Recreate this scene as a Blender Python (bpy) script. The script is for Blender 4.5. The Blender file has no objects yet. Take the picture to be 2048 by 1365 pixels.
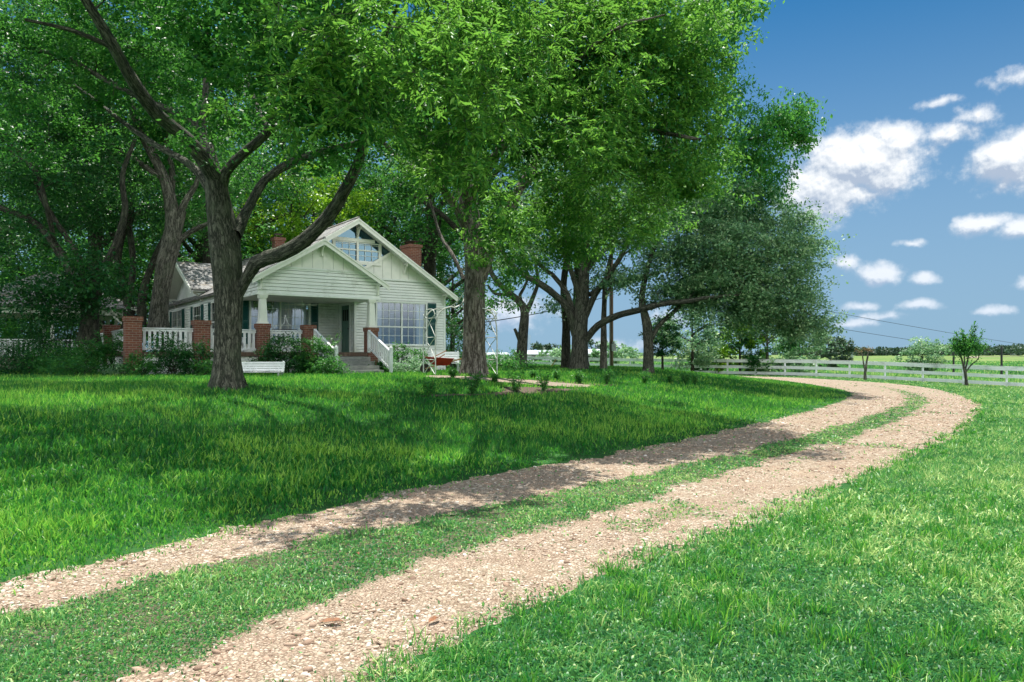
import bpy, math, random
import numpy as np
from math import radians as R
random.seed(7); rng = np.random.default_rng(11)
S = bpy.context.scene
F = 1500.0; CAMZ = 1.6
# ------------------------------------------------------------------ camera
cam = bpy.data.cameras.new('camera'); cam.sensor_width = 36; cam.lens = 36 * F / 2048
cam.shift_y = 29.5 / 2048; cam.clip_end = 6000; cam.clip_start = .05
camo = bpy.data.objects.new('camera', cam); S.collection.objects.link(camo)
camo.location = (0, 0, CAMZ); camo.rotation_euler = (R(90), 0, 0); S.camera = camo
# ------------------------------------------------------------------ light
SUN_EL, SUN_AZ = 73.0, -12.0      # azimuth measured from +Y towards +X
sd = np.array([math.sin(R(SUN_AZ)) * math.cos(R(SUN_EL)), math.cos(R(SUN_AZ)) * math.cos(R(SUN_EL)), math.sin(R(SUN_EL))])
sun = bpy.data.lights.new('sun', 'SUN'); sun.energy = 5.0; sun.angle = R(.5); sun.color = (1, .955, .88)
suno = bpy.data.objects.new('sun', sun); S.collection.objects.link(suno)
from mathutils import Vector, Matrix
suno.rotation_euler = Vector(sd).to_track_quat('Z', 'Y').to_euler()
S.view_settings.view_transform = 'Standard'; S.view_settings.look = 'None'
S.view_settings.exposure = 0.84; S.view_settings.gamma = 1; S.view_settings.use_curve_mapping = False
cy = S.cycles
cy.max_bounces = 7; cy.diffuse_bounces = 4; cy.glossy_bounces = 2; cy.transmission_bounces = 3
cy.transparent_max_bounces = 8; cy.use_denoising = True; cy.caustics_reflective = False; cy.caustics_refractive = False
cy.sample_clamp_indirect = 6

# ------------------------------------------------------------------ node helpers
def nd(nt, typ, ins=None, **kw):
    n = nt.nodes.new(typ)
    for k, v in kw.items(): setattr(n, k, v)
    for k, v in (ins or {}).items():
        s = n.inputs[k]
        if isinstance(v, bpy.types.NodeSocket): nt.links.new(v, s)
        else:
            if hasattr(s.default_value, '__len__') and not isinstance(v, (int, float)):
                v = tuple(v)
                if len(s.default_value) == 4 and len(v) == 3: v = v + (1,)
            s.default_value = v
    return n
def ma(nt, op, a, b=0.0, c=None, clamp=False):
    ins = {0: a, 1: b}
    if c is not None: ins[2] = c
    return nd(nt, 'ShaderNodeMath', ins, operation=op, use_clamp=clamp).outputs[0]
def mix(nt, f, a, b, blend='MIX'):
    n = nt.nodes.new('ShaderNodeMix'); n.data_type = 'RGBA'; n.blend_type = blend
    for i, v in ((0, f), (6, a), (7, b)):
        if isinstance(v, bpy.types.NodeSocket): nt.links.new(v, n.inputs[i])
        else: n.inputs[i].default_value = (tuple(v) + (1,) if hasattr(v, '__len__') and len(v) == 3 else v)
    return n.outputs[2]
def ramp(nt, f, stops):
    n = nt.nodes.new('ShaderNodeValToRGB'); nt.links.new(f, n.inputs[0]); e = n.color_ramp.elements
    while len(e) < len(stops): e.new(.5)
    for k, (p, c) in enumerate(stops):
        e[k].position = p; e[k].color = tuple(c) + (1,) if len(c) == 3 else c
    return n.outputs[0]
def sstep(nt, x, a, b):
    return nd(nt, 'ShaderNodeMapRange', {0: x, 1: a, 2: b, 3: 0., 4: 1.}, interpolation_type='SMOOTHSTEP').outputs[0]
def noise(nt, vec, scale, detail=3, rough=.55, out=0):
    ins = {'Scale': scale, 'Detail': detail, 'Roughness': rough}
    if vec is not None: ins['Vector'] = vec
    return nd(nt, 'ShaderNodeTexNoise', ins).outputs[out]

# ------------------------------------------------------------------ sky with cumulus clouds (functions of direction)
world = bpy.data.worlds.new('World'); S.world = world; world.use_nodes = True
nt = world.node_tree; nt.nodes.clear()
tc = nd(nt, 'ShaderNodeTexCoord'); sp = nd(nt, 'ShaderNodeSeparateXYZ', {0: tc.outputs['Generated']})
az = ma(nt, 'ARCTAN2', sp.outputs[0], sp.outputs[1]); el = ma(nt, 'ARCSINE', sp.outputs[2])
P0 = nd(nt, 'ShaderNodeCombineXYZ', {0: ma(nt, 'MULTIPLY', az, 15.), 1: ma(nt, 'MULTIPLY', el, 15.)}).outputs[0]
def adir(px, py):
    x = px - 1024; return math.atan2(x, F) * 15, math.atan2(712 - py, math.hypot(F, x)) * 15
CL = [(1725, 328, 140, 78, 1.25), (1645, 385, 100, 66, 1.15), (1790, 290, 60, 48, 1), (1600, 287, 40, 18, .5), (1700, 390, 70, 35, .9),
      (2040, 325, 92, 56, 1.1), (2110, 285, 90, 50, 1.1), (1905, 275, 48, 30, .6), (1950, 235, 45, 26, .5), (1872, 200, 38, 12, .5),
      (1955, 448, 44, 22, .75), (2040, 460, 50, 24, .85), (1752, 546, 54, 24, .9), (1690, 528, 28, 18, .55), (1825, 488, 32, 10, .65),
      (1857, 558, 30, 12, .65), (1718, 608, 28, 9, .5), (1840, 610, 48, 12, .6), (1975, 624, 44, 10, .65), (2062, 566, 24, 14, .55),
      (1705, 647, 55, 13, .55), (1010, 625, 120, 42, .8), (1240, 690, 90, 16, .45), (2035, 155, 60, 17, .45), (1340, 640, 60, 20, .4),
      (1760, 632, 40, 10, .4), (3000, 250, 260, 120, 1)]
g = bpy.data.node_groups.new('cloud_density', 'ShaderNodeTree')
g.interface.new_socket('P', in_out='INPUT', socket_type='NodeSocketVector')
g.interface.new_socket('D', in_out='OUTPUT', socket_type='NodeSocketFloat')
gi = g.nodes.new('NodeGroupInput'); go = g.nodes.new('NodeGroupOutput')
wn = noise(g, gi.outputs[0], 1.1, 2, .5, 1)
wv = nd(g, 'ShaderNodeVectorMath', {0: wn, 1: (-.5, -.5, -.5)}, operation='ADD').outputs[0]
pw = nd(g, 'ShaderNodeVectorMath', {0: wv, 1: (.55, .35, 0), 2: gi.outputs[0]}, operation='MULTIPLY_ADD').outputs[0]
acc = None
for px, py, rx, ry, s in CL:
    x, y = adir(px, py); k = 15 / F
    d = nd(g, 'ShaderNodeVectorMath', {0: pw, 1: (-x, -y, 0)}, operation='ADD').outputs[0]
    d = nd(g, 'ShaderNodeVectorMath', {0: d, 1: (1 / (rx * k), 1 / (ry * k), 0)}, operation='MULTIPLY').outputs[0]
    d = nd(g, 'ShaderNodeVectorMath', {0: d}, operation='LENGTH').outputs['Value']
    d = ma(g, 'MULTIPLY_ADD', d, -s, s)
    acc = d if acc is None else ma(g, 'SMOOTH_MAX', acc, d, .12)
n1 = noise(g, gi.outputs[0], 1.9, 9, .56); n2 = noise(g, gi.outputs[0], 5., 7, .6)
dd = ma(g, 'MULTIPLY_ADD', ma(g, 'SUBTRACT', n1, .5), 1.2, acc)
dd = ma(g, 'MULTIPLY_ADD', ma(g, 'SUBTRACT', n2, .5), .55, dd)
g.links.new(dd, go.inputs[0])
def gd(vec):
    n = nt.nodes.new('ShaderNodeGroup'); n.node_tree = g; nt.links.new(vec, n.inputs[0]); return n.outputs[0]
D0 = gd(P0)
D1 = gd(nd(nt, 'ShaderNodeVectorMath', {0: P0, 1: (.10, .20, 0)}, operation='ADD').outputs[0])
D2 = gd(nd(nt, 'ShaderNodeVectorMath', {0: P0, 1: (.02, .05, 0)}, operation='ADD').outputs[0])
mask = sstep(nt, D0, -.04, .58)
sh = ma(nt, 'ADD', ma(nt, 'MULTIPLY_ADD', ma(nt, 'SUBTRACT', D0, D1), .80, .50), ma(nt, 'MULTIPLY', ma(nt, 'SUBTRACT', D0, D2), 1.1), clamp=True)
ccol = ramp(nt, sh, [(.12, (.26, .31, .39)), (.42, (.42, .455, .50)), (.80, (.60, .61, .62))])
low = sstep(nt, el, 0.0, .22)
ccol = mix(nt, low, mix(nt, .45, ccol, (.24, .34, .48)), ccol)
sky = nd(nt, 'ShaderNodeTexSky', sky_type='NISHITA', sun_disc=False, sun_elevation=R(SUN_EL), sun_rotation=R(SUN_AZ),
         air_density=1.0, dust_density=.35, ozone_density=3.0, altitude=0)
SKYK = .10
scol = mix(nt, 1., sky.outputs[0], (.065 * SKYK, .385 * SKYK, .54 * SKYK), 'MULTIPLY')
front = ma(nt, 'GREATER_THAN', sp.outputs[2], 0.0)
hor = sstep(nt, el, 0.0, .52)      # pale humid air low over the fields
scol = mix(nt, ma(nt, 'MULTIPLY', ma(nt, 'SUBTRACT', 1., hor), .88), scol, (.185, .275, .380))
fin = mix(nt, ma(nt, 'MULTIPLY', ma(nt, 'MULTIPLY', mask, front), .96), scol, ccol)
# unseen cloud field added behind the viewer as fill light on house and crowns
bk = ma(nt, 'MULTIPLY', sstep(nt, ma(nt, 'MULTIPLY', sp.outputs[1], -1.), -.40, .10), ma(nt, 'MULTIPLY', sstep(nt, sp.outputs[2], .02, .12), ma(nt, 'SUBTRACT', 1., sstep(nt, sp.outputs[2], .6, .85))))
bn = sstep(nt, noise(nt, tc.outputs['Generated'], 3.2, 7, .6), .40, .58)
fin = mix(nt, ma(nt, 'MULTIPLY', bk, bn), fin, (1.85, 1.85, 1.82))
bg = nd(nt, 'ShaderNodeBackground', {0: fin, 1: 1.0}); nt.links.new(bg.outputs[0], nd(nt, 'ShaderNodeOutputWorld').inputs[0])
world.cycles.sampling_method = 'MANUAL'; world.cycles.sample_map_resolution = 512

# ------------------------------------------------------------------ materials
def newmat(name):
    m = bpy.data.materials.new(name); m.use_nodes = True; t = m.node_tree; t.nodes.clear(); return m, t
def out(t, s, disp=None):
    o = nd(t, 'ShaderNodeOutputMaterial'); t.links.new(s, o.inputs[0])
def pmat(name, c1, c2=None, scale=3., rough=.6, bump=0., bscale=None, stretch=(1, 1, 1), metal=0., spec=.5, detail=5, dirt=None):
    m, t = newmat(name); c2 = c2 or c1
    v = nd(t, 'ShaderNodeTexCoord').outputs['Object']
    v = nd(t, 'ShaderNodeMapping', {0: v, 3: stretch}).outputs[0]
    n = noise(t, v, scale, detail, .6)
    col = mix(t, sstep(t, n, .32, .68), c1, c2)
    if dirt:
        n3 = noise(t, v, scale * .35, 6, .7); col = mix(t, sstep(t, n3, .5, .72), col, dirt)
    ins = {'Base Color': col, 'Roughness': rough, 'Metallic': metal, 'Specular IOR Level': spec}
    if bump:
        b = noise(t, v, bscale or scale * 6, 4, .6)
        ins['Normal'] = nd(t, 'ShaderNodeBump', {'Strength': bump, 'Distance': .01, 'Height': b}).outputs[0]
    out(t, nd(t, 'ShaderNodeBsdfPrincipled', ins).outputs[0]); return m
def leafmat(name, dark, mid, light, trans=.35, rough=.38, tcol=None, spec=.5):
    """leaf: colour varies from leaf to leaf (attribute tint), light passes through"""
    m, t = newmat(name)
    a = nd(t, 'ShaderNodeAttribute', attribute_name='tint').outputs['Fac']
    col = ramp(t, a, [(0.05, dark), (.48, mid), (.92, light)])
    p = nd(t, 'ShaderNodeBsdfPrincipled', {'Base Color': col, 'Roughness': rough, 'Specular IOR Level': spec})
    tcl = mix(t, .6, col, tcol or (light[0] * 1.5, light[1] * 1.35, light[2] * .8))
    tr = nd(t, 'ShaderNodeBsdfTranslucent', {0: tcl})
    out(t, nd(t, 'ShaderNodeMixShader', {0: trans, 1: p.outputs[0], 2: tr.outputs[0]}).outputs[0]); return m
def barkmat(name, c1, c2, c3, sc=1., rough=.85, bstr=.9):
    m, t = newmat(name)
    a = nd(t, 'ShaderNodeAttribute', attribute_name='bark').outputs['Vector']
    v = nd(t, 'ShaderNodeMapping', {0: a, 3: (sc, sc, sc * .24)}).outputs[0]
    wob = noise(t, v, 6., 3, .6, 1)
    v2 = nd(t, 'ShaderNodeVectorMath', {0: wob, 1: (.08, .08, .08), 2: v}, operation='MULTIPLY_ADD').outputs[0]
    vo = nd(t, 'ShaderNodeTexVoronoi', {'Vector': v2, 'Scale': 34.}, feature='DISTANCE_TO_EDGE').outputs[0]
    fis = sstep(t, vo, .0, .16)
    n = noise(t, v, 14., 6, .65); n2 = noise(t, a, 1.3, 4, .6)
    rn = noise(t, v2, 9., 5, .6); rid = sstep(t, ma(t, 'ABSOLUTE', ma(t, 'SUBTRACT', rn, .5)), .0, .075); fis = ma(t, 'MULTIPLY', ma(t, 'MULTIPLY_ADD', fis, .55, .45), rid)
    col = mix(t, fis, c1, mix(t, sstep(t, n, .35, .7), c2, c3))
    col = mix(t, ma(t, 'MULTIPLY', sstep(t, n2, .5, .7), .45), col, (.10, .13, .075))     # lichen
    h = ma(t, 'ADD', fis, ma(t, 'MULTIPLY', n, .7))
    b = nd(t, 'ShaderNodeBump', {'Strength': bstr, 'Distance': .035, 'Height': h}).outputs[0]
    out(t, nd(t, 'ShaderNodeBsdfPrincipled', {'Base Color': col, 'Roughness': rough, 'Normal': b, 'Specular IOR Level': .25}).outputs[0]); return m

M = {}
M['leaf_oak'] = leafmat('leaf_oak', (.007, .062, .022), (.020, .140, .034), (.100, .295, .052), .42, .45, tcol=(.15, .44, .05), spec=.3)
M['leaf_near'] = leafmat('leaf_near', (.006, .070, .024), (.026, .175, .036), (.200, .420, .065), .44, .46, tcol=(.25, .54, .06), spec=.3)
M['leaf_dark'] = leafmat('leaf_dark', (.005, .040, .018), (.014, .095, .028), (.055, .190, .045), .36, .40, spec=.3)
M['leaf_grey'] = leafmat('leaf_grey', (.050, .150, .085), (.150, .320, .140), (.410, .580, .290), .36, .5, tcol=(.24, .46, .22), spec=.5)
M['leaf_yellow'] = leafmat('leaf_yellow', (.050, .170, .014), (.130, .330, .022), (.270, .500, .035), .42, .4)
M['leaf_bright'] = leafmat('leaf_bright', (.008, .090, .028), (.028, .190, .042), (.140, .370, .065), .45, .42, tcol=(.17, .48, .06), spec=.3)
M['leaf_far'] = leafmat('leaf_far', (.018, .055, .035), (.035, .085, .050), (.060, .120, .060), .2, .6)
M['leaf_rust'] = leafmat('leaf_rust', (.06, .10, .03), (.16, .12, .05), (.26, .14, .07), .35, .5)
M['grass'] = leafmat('grass', (.001, .066, .016), (.012, .200, .028), (.360, .620, .085), .46, .42, tcol=(.16, .52, .05), spec=.35)
M['grass_short'] = leafmat('grass_short', (.010, .120, .034), (.090, .350, .070), (.540, .670, .230), .38, .45, tcol=(.20, .46, .10))
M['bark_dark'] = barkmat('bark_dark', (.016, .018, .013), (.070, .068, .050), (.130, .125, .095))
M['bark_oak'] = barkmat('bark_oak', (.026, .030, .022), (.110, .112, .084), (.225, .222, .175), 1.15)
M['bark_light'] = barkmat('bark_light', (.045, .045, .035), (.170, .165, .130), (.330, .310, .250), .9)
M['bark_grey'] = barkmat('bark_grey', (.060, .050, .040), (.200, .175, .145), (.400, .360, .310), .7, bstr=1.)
M['white'] = pmat('white_paint', (.82, .85, .80), (.76, .80, .74), 2.5, .55, .15, 30., dirt=(.52, .56, .47))
M['white_rail'] = pmat('white_rail', (.80, .82, .82), (.70, .73, .72), 6., .5, .1, 40., dirt=(.55, .56, .52))
M['cream'] = pmat('cream_trim', (.82, .83, .74), (.76, .78, .69), 5., .5, .08)
M['fence'] = pmat('fence_paint', (.93, .93, .94), (.88, .89, .91), 3., .6, .25, 40., (1, 1, 1), dirt=(.56, .57, .56))
M['teal'] = pmat('teal_paint', (.004, .085, .075), (.003, .065, .060), 5., .42)
M['door'] = pmat('door_paint', (.09, .20, .155), (.075, .17, .13), 5., .45)
M['dark'] = pmat('dark_interior', (.012, .014, .014), None, 3, .9)
M['iron'] = pmat('dark_iron', (.02, .02, .02), (.05, .04, .035), 20, .5, metal=.6)
M['wire'] = pmat('wire_black', (.015, .017, .02), None, 3, .6)
M['archwhite'] = pmat('arch_white', (.72, .74, .68), (.5, .5, .45), 12, .55)
M['concrete'] = pmat('concrete', (.36, .36, .33), (.24, .25, .23), 4., .85, .5, 40, dirt=(.15, .16, .14))
M['path'] = pmat('path_stone', (.27, .21, .155), (.20, .16, .12), 3., .9, .5, 40, dirt=(.2, .17, .12))
M['mulch'] = pmat('mulch', (.055, .038, .026), (.11, .075, .05), 30., .95, .8, 60)
M['red'] = pmat('red_tub', (.35, .018, .012), (.22, .015, .01), 5., .4, dirt=(.14, .03, .02))
M['wood'] = pmat('wood_handle', (.42, .27, .12), (.3, .18, .08), 8., .6, stretch=(1, 1, 8))
M['pole'] = pmat('pole_wood', (.17, .105, .07), (.09, .06, .045), 5., .85, .6, 20, (6, 6, .6), dirt=(.28, .2, .15))
M['deck'] = pmat('deck_boards', (.26, .23, .19), (.17, .15, .12), 6., .8, .3)
M['curtain'] = pmat('curtain', (.78, .80, .84), (.66, .70, .78), 3., .9, stretch=(10, 10, .5))
M['barn'] = pmat('barn_metal', (.42, .46, .50), (.36, .40, .44), 1., .5)
M['steelgrey'] = pmat('galvanised', (.45, .47, .48), (.36, .38, .4), 9., .45, metal=.3)
M['yellowguard'] = pmat('guard_yellow', (.45, .36, .10), (.36, .27, .08), 5., .6)
M['blue'] = pmat('blue_plastic', (.03, .16, .42), None, 4, .4)
M['reddishleaf'] = pmat('dead_leaf', (.28, .12, .05), (.16, .08, .04), 40, .8)
# bricks
m, t = newmat('brick'); v = nd(t, 'ShaderNodeTexCoord').outputs['Object']; s3 = nd(t, 'ShaderNodeSeparateXYZ', {0: v})
bv = nd(t, 'ShaderNodeCombineXYZ', {0: ma(t, 'ADD', s3.outputs[0], s3.outputs[1]), 1: s3.outputs[2]}).outputs[0]
br = nd(t, 'ShaderNodeTexBrick', {'Vector': bv, 'Color1': (.27, .085, .04), 'Color2': (.17, .045, .028), 'Mortar': (.40, .33, .26), 'Scale': 1., 'Mortar Size': .007, 'Mortar Smooth': .1, 'Brick Width': .215, 'Row Height': .078, 'Bias': 0.})
cc = mix(t, ma(t, 'MULTIPLY', noise(t, v, 9., 5), .8), br.outputs[0], (.10, .05, .035))
out(t, nd(t, 'ShaderNodeBsdfPrincipled', {'Base Color': cc, 'Roughness': .85, 'Normal': nd(t, 'ShaderNodeBump', {'Strength': .6, 'Distance': .008, 'Height': ma(t, 'SUBTRACT', 1., br.outputs[1])}).outputs[0]}).outputs[0]); M['brick'] = m
# shingles
m, t = newmat('shingle'); v = nd(t, 'ShaderNodeTexCoord').outputs['Object']; s3 = nd(t, 'ShaderNodeSeparateXYZ', {0: v})
bv = nd(t, 'ShaderNodeCombineXYZ', {0: ma(t, 'ADD', s3.outputs[0], s3.outputs[1]), 1: ma(t, 'MULTIPLY', s3.outputs[2], 1.8)}).outputs[0]
br = nd(t, 'ShaderNodeTexBrick', {'Vector': bv, 'Color1': (.34, .34, .33), 'Color2': (.18, .18, .18), 'Mortar': (.05, .05, .05), 'Scale': 1., 'Mortar Size': .010, 'Mortar Smooth': .2, 'Brick Width': .28, 'Row Height': .14, 'Bias': 0.})
cc = mix(t, sstep(t, noise(t, v, 2., 6, .7), .5, .75), br.outputs[0], (.20, .15, .08))
out(t, nd(t, 'ShaderNodeBsdfPrincipled', {'Base Color': cc, 'Roughness': .9, 'Normal': nd(t, 'ShaderNodeBump', {'Strength': .8, 'Distance': .02, 'Height': ma(t, 'SUBTRACT', 1., br.outputs[1])}).outputs[0]}).outputs[0]); M['shingle'] = m
# window glass
m, t = newmat('glass'); gl = nd(t, 'ShaderNodeBsdfGlossy', {0: (.85, .92, 1.), 1: .02}); tr = nd(t, 'ShaderNodeBsdfTransparent', {0: (.75, .82, .85)})
out(t, nd(t, 'ShaderNodeMixShader', {0: .22, 1: tr.outputs[0], 2: gl.outputs[0]}).outputs[0]); M['glass'] = m

# ------------------------------------------------------------------ mesh helpers
def link(name, me, parent=None, loc=None, rot=None):
    o = bpy.data.objects.new(name, me); S.collection.objects.link(o)
    if parent is not None: o.parent = parent
    if loc is not None: o.location = loc
    if rot is not None: o.rotation_euler = rot
    return o
def tag(o, label=None, cat=None, group=None, kind=None):
    if label: o['label'] = label
    if cat: o['category'] = cat
    if group: o['group'] = group
    if kind: o['kind'] = kind
    return o
def empty(name, loc, rz=0, **kw):
    o = link(name, None, None, tuple(loc), (0, 0, rz)); o.empty_display_size = .3; return tag(o, **kw)
def np_mesh(name, V, polys, mat, tint=None, vec=None, smooth=False):
    """polys: list of (M,k) index arrays"""
    me = bpy.data.meshes.new(name); V = np.ascontiguousarray(V, np.float32)
    me.vertices.add(len(V)); me.vertices.foreach_set('co', V.ravel())
    idx = np.concatenate([p.ravel() for p in polys]).astype(np.int32)
    cnt = np.concatenate([np.full(len(p), p.shape[1], np.int32) for p in polys])
    st = np.zeros(len(cnt), np.int32); st[1:] = np.cumsum(cnt)[:-1]
    me.loops.add(len(idx)); me.loops.foreach_set('vertex_index', idx)
    me.polygons.add(len(cnt)); me.polygons.foreach_set('loop_start', st)
    if smooth: me.polygons.foreach_set('use_smooth', np.ones(len(cnt), bool))
    me.update(calc_edges=True)
    if tint is not None:
        a = me.attributes.new('tint', 'FLOAT', 'POINT'); a.data.foreach_set('value', np.ascontiguousarray(tint, np.float32))
    if vec is not None:
        a = me.attributes.new('bark', 'FLOAT_VECTOR', 'POINT'); a.data.foreach_set('vector', np.ascontiguousarray(vec, np.float32).ravel())
    if mat is not None: me.materials.append(mat)
    return me
class MB:
    """collects boxes, quads and tubes into one mesh"""
    def __init__(s): s.v = []; s.f = []
    def quad(s, *p):
        n = len(s.v); s.v += [tuple(map(float, q)) for q in p]; s.f.append(tuple(range(n, n + len(p))))
    def box(s, a, b):
        (x0, y0, z0), (x1, y1, z1) = a, b
        s.hexa([(x0, y0, z0), (x1, y0, z0), (x1, y1, z0), (x0, y1, z0)], [(x0, y0, z1), (x1, y0, z1), (x1, y1, z1), (x0, y1, z1)])
    def hexa(s, lo, hi):
        n = len(s.v); k = len(lo); s.v += [tuple(map(float, q)) for q in list(lo) + list(hi)]
        s.f.append(tuple(n + i for i in reversed(range(k)))); s.f.append(tuple(n + k + i for i in range(k)))
        for i in range(k): j = (i + 1) % k; s.f.append((n + i, n + j, n + k + j, n + k + i))
    def bar(s, p, q, w, h, up=(0, 0, 1)):
        p = np.array(p, float); q = np.array(q, float); d = q - p; d /= np.linalg.norm(d) + 1e-9
        u = np.array(up, float); x = np.cross(d, u)
        if np.linalg.norm(x) < 1e-3: x = np.cross(d, (1, 0, 0))
        x /= np.linalg.norm(x); y = np.cross(x, d)
        c = [(-w / 2, -h / 2), (w / 2, -h / 2), (w / 2, h / 2), (-w / 2, h / 2)]
        s.hexa([p + x * a + y * b for a, b in c], [q + x * a + y * b for a, b in c])
    def slab(s, pts, t):
        """flat polygon pts (upper face) given a thickness below it along its normal"""
        pts = [np.array(p, float) for p in pts]; n = np.cross(pts[1] - pts[0], pts[2] - pts[0]); n /= np.linalg.norm(n)
        if n[2] < 0: n = -n
        s.hexa([p - n * t for p in pts], pts)
    def tube(s, pts, r, n=8, cap=True):
        pts = [np.array(p, float) for p in pts]; rr = r if hasattr(r, '__len__') else [r] * len(pts); rings = []; px = None
        for i, p in enumerate(pts):
            d = pts[min(i + 1, len(pts) - 1)] - pts[max(i - 1, 0)]; d /= np.linalg.norm(d) + 1e-9
            if px is None: px = np.cross(d, (0, 0, 1)); px = px if np.linalg.norm(px) > .01 else np.array((1., 0, 0))
            px = px - d * px.dot(d); px /= np.linalg.norm(px); py = np.cross(d, px); b = len(s.v)
            for k in range(n):
                a = 2 * math.pi * k / n; s.v.append(tuple(p + (px * math.cos(a) + py * math.sin(a)) * rr[i]))
            rings.append(b)
        for a, b in zip(rings, rings[1:]):
            for k in range(n): j = (k + 1) % n; s.f.append((a + k, a + j, b + j, b + k))
        if cap: s.f.append(tuple(reversed(range(rings[0], rings[0] + n)))); s.f.append(tuple(range(rings[-1], rings[-1] + n)))
    def lathe(s, c, prof, n=12):
        s.tube([(c[0], c[1], c[2] + z) for r, z in prof], [r for r, z in prof], n)
    def me(s, name, mat, smooth=False):
        me = bpy.data.meshes.new(name); me.from_pydata(s.v, [], s.f); me.materials.append(mat); me.validate()
        if smooth: me.polygons.foreach_set('use_smooth', [True] * len(me.polygons))
        return me
    def build(s, name, mat, parent=None, smooth=False, label=None, loc=None, rot=None):
        o = link(name, s.me(name, mat, smooth), parent, loc, rot)
        if label: o['label'] = label
        return o
def dup(root, loc, rotz, **kw):
    r = root.copy(); S.collection.objects.link(r); r.location = loc; r.rotation_euler = (0, 0, rotz); tag(r, **kw)
    for ch in list(root.children):
        c = ch.copy(); S.collection.objects.link(c); c.parent = r
        for g_ in ch.children: d = g_.copy(); S.collection.objects.link(d); d.parent = c
    return r
# numpy value noise
def vnoise(x, y, seed=0):
    xi = np.floor(x).astype(np.int64); yi = np.floor(y).astype(np.int64); xf = x - xi; yf = y - yi
    def h(a, b):
        n = (a * 374761393 + b * 668265263 + seed * 144665) & 0x7fffffff; n = ((n ^ (n >> 13)) * 1274126177) & 0x7fffffff
        return ((n ^ (n >> 16)) & 0xffff) / 65535.
    u = xf * xf * (3 - 2 * xf); w = yf * yf * (3 - 2 * yf)
    return (h(xi, yi) * (1 - u) + h(xi + 1, yi) * u) * (1 - w) + (h(xi, yi + 1) * (1 - u) + h(xi + 1, yi + 1) * u) * w
def fbm(x, y, seed=0, o=4):
    s = 0; a = .5; t_ = 0
    for i in range(o): s = s + a * vnoise(x * 2 ** i, y * 2 ** i, seed + i); t_ += a; a *= .5
    return s / t_

# ------------------------------------------------------------------ terrain and the drive
def ss(a, b, x): t = np.clip((x - a) / (b - a), 0, 1); return t * t * (3 - 2 * t)
def unproj0(px, py, z=0.): Y = (CAMZ - z) * F / (py - 712); return ((px - 1024) / F * Y, Y)
# edges of the gravel drive on the ground (metres), inner edge = house side
E_in = [(-14, -6), (-8, .6), (-3.45, 5.07), (-2.95, 5.95), (-2.66, 7.0), (-2.0, 7.43), (-1.31, 8.79), (-.16, 10.1), (.95, 11.27), (2.35, 12.77), (4.45, 15.7), (7.8, 20.3), (11.3, 25.8), (13.9, 30.5), (15.4, 35), (16.2, 40), (17., 47), (12., 54), (4., 60)]
E_out = [(-9.5, -12), (-1.6, 1.2), (-.84, 3.78), (-.34, 4.15), (.25, 4.92), (.63, 5.36), (1.6, 6.35), (2.99, 7.79), (5.09, 10.5), (7.79, 13.5), (11.6, 18.75), (15.4, 24.5), (19.2, 32.5), (22.4, 40), (24., 47), (20.5, 56), (11, 65)]
def dens_line(P_, n=400):
    P_ = np.array(P_, float); d = np.r_[0, np.cumsum(np.linalg.norm(np.diff(P_, axis=0), axis=1))]
    s_ = np.linspace(0, d[-1], n); x = np.interp(s_, d, P_[:, 0]); y = np.interp(s_, d, P_[:, 1])
    for _ in range(6): x[1:-1] = (x[:-2] + 2 * x[1:-1] + x[2:]) / 4; y[1:-1] = (y[:-2] + 2 * y[1:-1] + y[2:]) / 4
    return np.c_[x, y]
LI, LO = dens_line(E_in, 130), dens_line(E_out, 130)
def sd_line(x, y, L):
    """signed distance to a polyline, positive on its left side (towards the house for the inner edge)"""
    shp = np.shape(x); x = np.ravel(x).astype(float); y = np.ravel(y).astype(float); o = np.empty(len(x))
    A, B = L[:-1], L[1:]; AB = B - A; q = (AB ** 2).sum(1)
    for c in range(0, len(x), 20000):
        X = x[c:c + 20000, None]; Y = y[c:c + 20000, None]
        t_ = np.clip(((X - A[:, 0]) * AB[:, 0] + (Y - A[:, 1]) * AB[:, 1]) / q, 0, 1)
        dx = X - A[:, 0] - t_ * AB[:, 0]; dy = Y - A[:, 1] - t_ * AB[:, 1]; d = dx * dx + dy * dy; k = d.argmin(1)
        r_ = np.arange(len(k)); cr = AB[k, 0] * (Y[:, 0] - A[k, 1]) - AB[k, 1] * (X[:, 0] - A[k, 0])
        o[c:c + 20000] = np.sqrt(d[r_, k]) * np.sign(cr)
    return o.reshape(shp)
def ground(x, y):
    x = np.asarray(x, float); y = np.asarray(y, float)
    d = sd_line(x, y, LI[::2]); mound = .93 * ss(-1.5, 11, d) * (1 - ss(48, 75, y) * .8)
    dip = -.55 * ss(14, 36, x - .35 * (y - 40)) * ss(25, 50, y) * (1 - ss(75, 120, y))
    far = 3.2 * ss(130, 900, y) * ss(-.1, .55, x / (np.abs(y) + 1.)) + .35 * ss(60, 95, y) * (1 - ss(0, .3, x / (np.abs(y) + 1.)))
    return mound + dip + far
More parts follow.
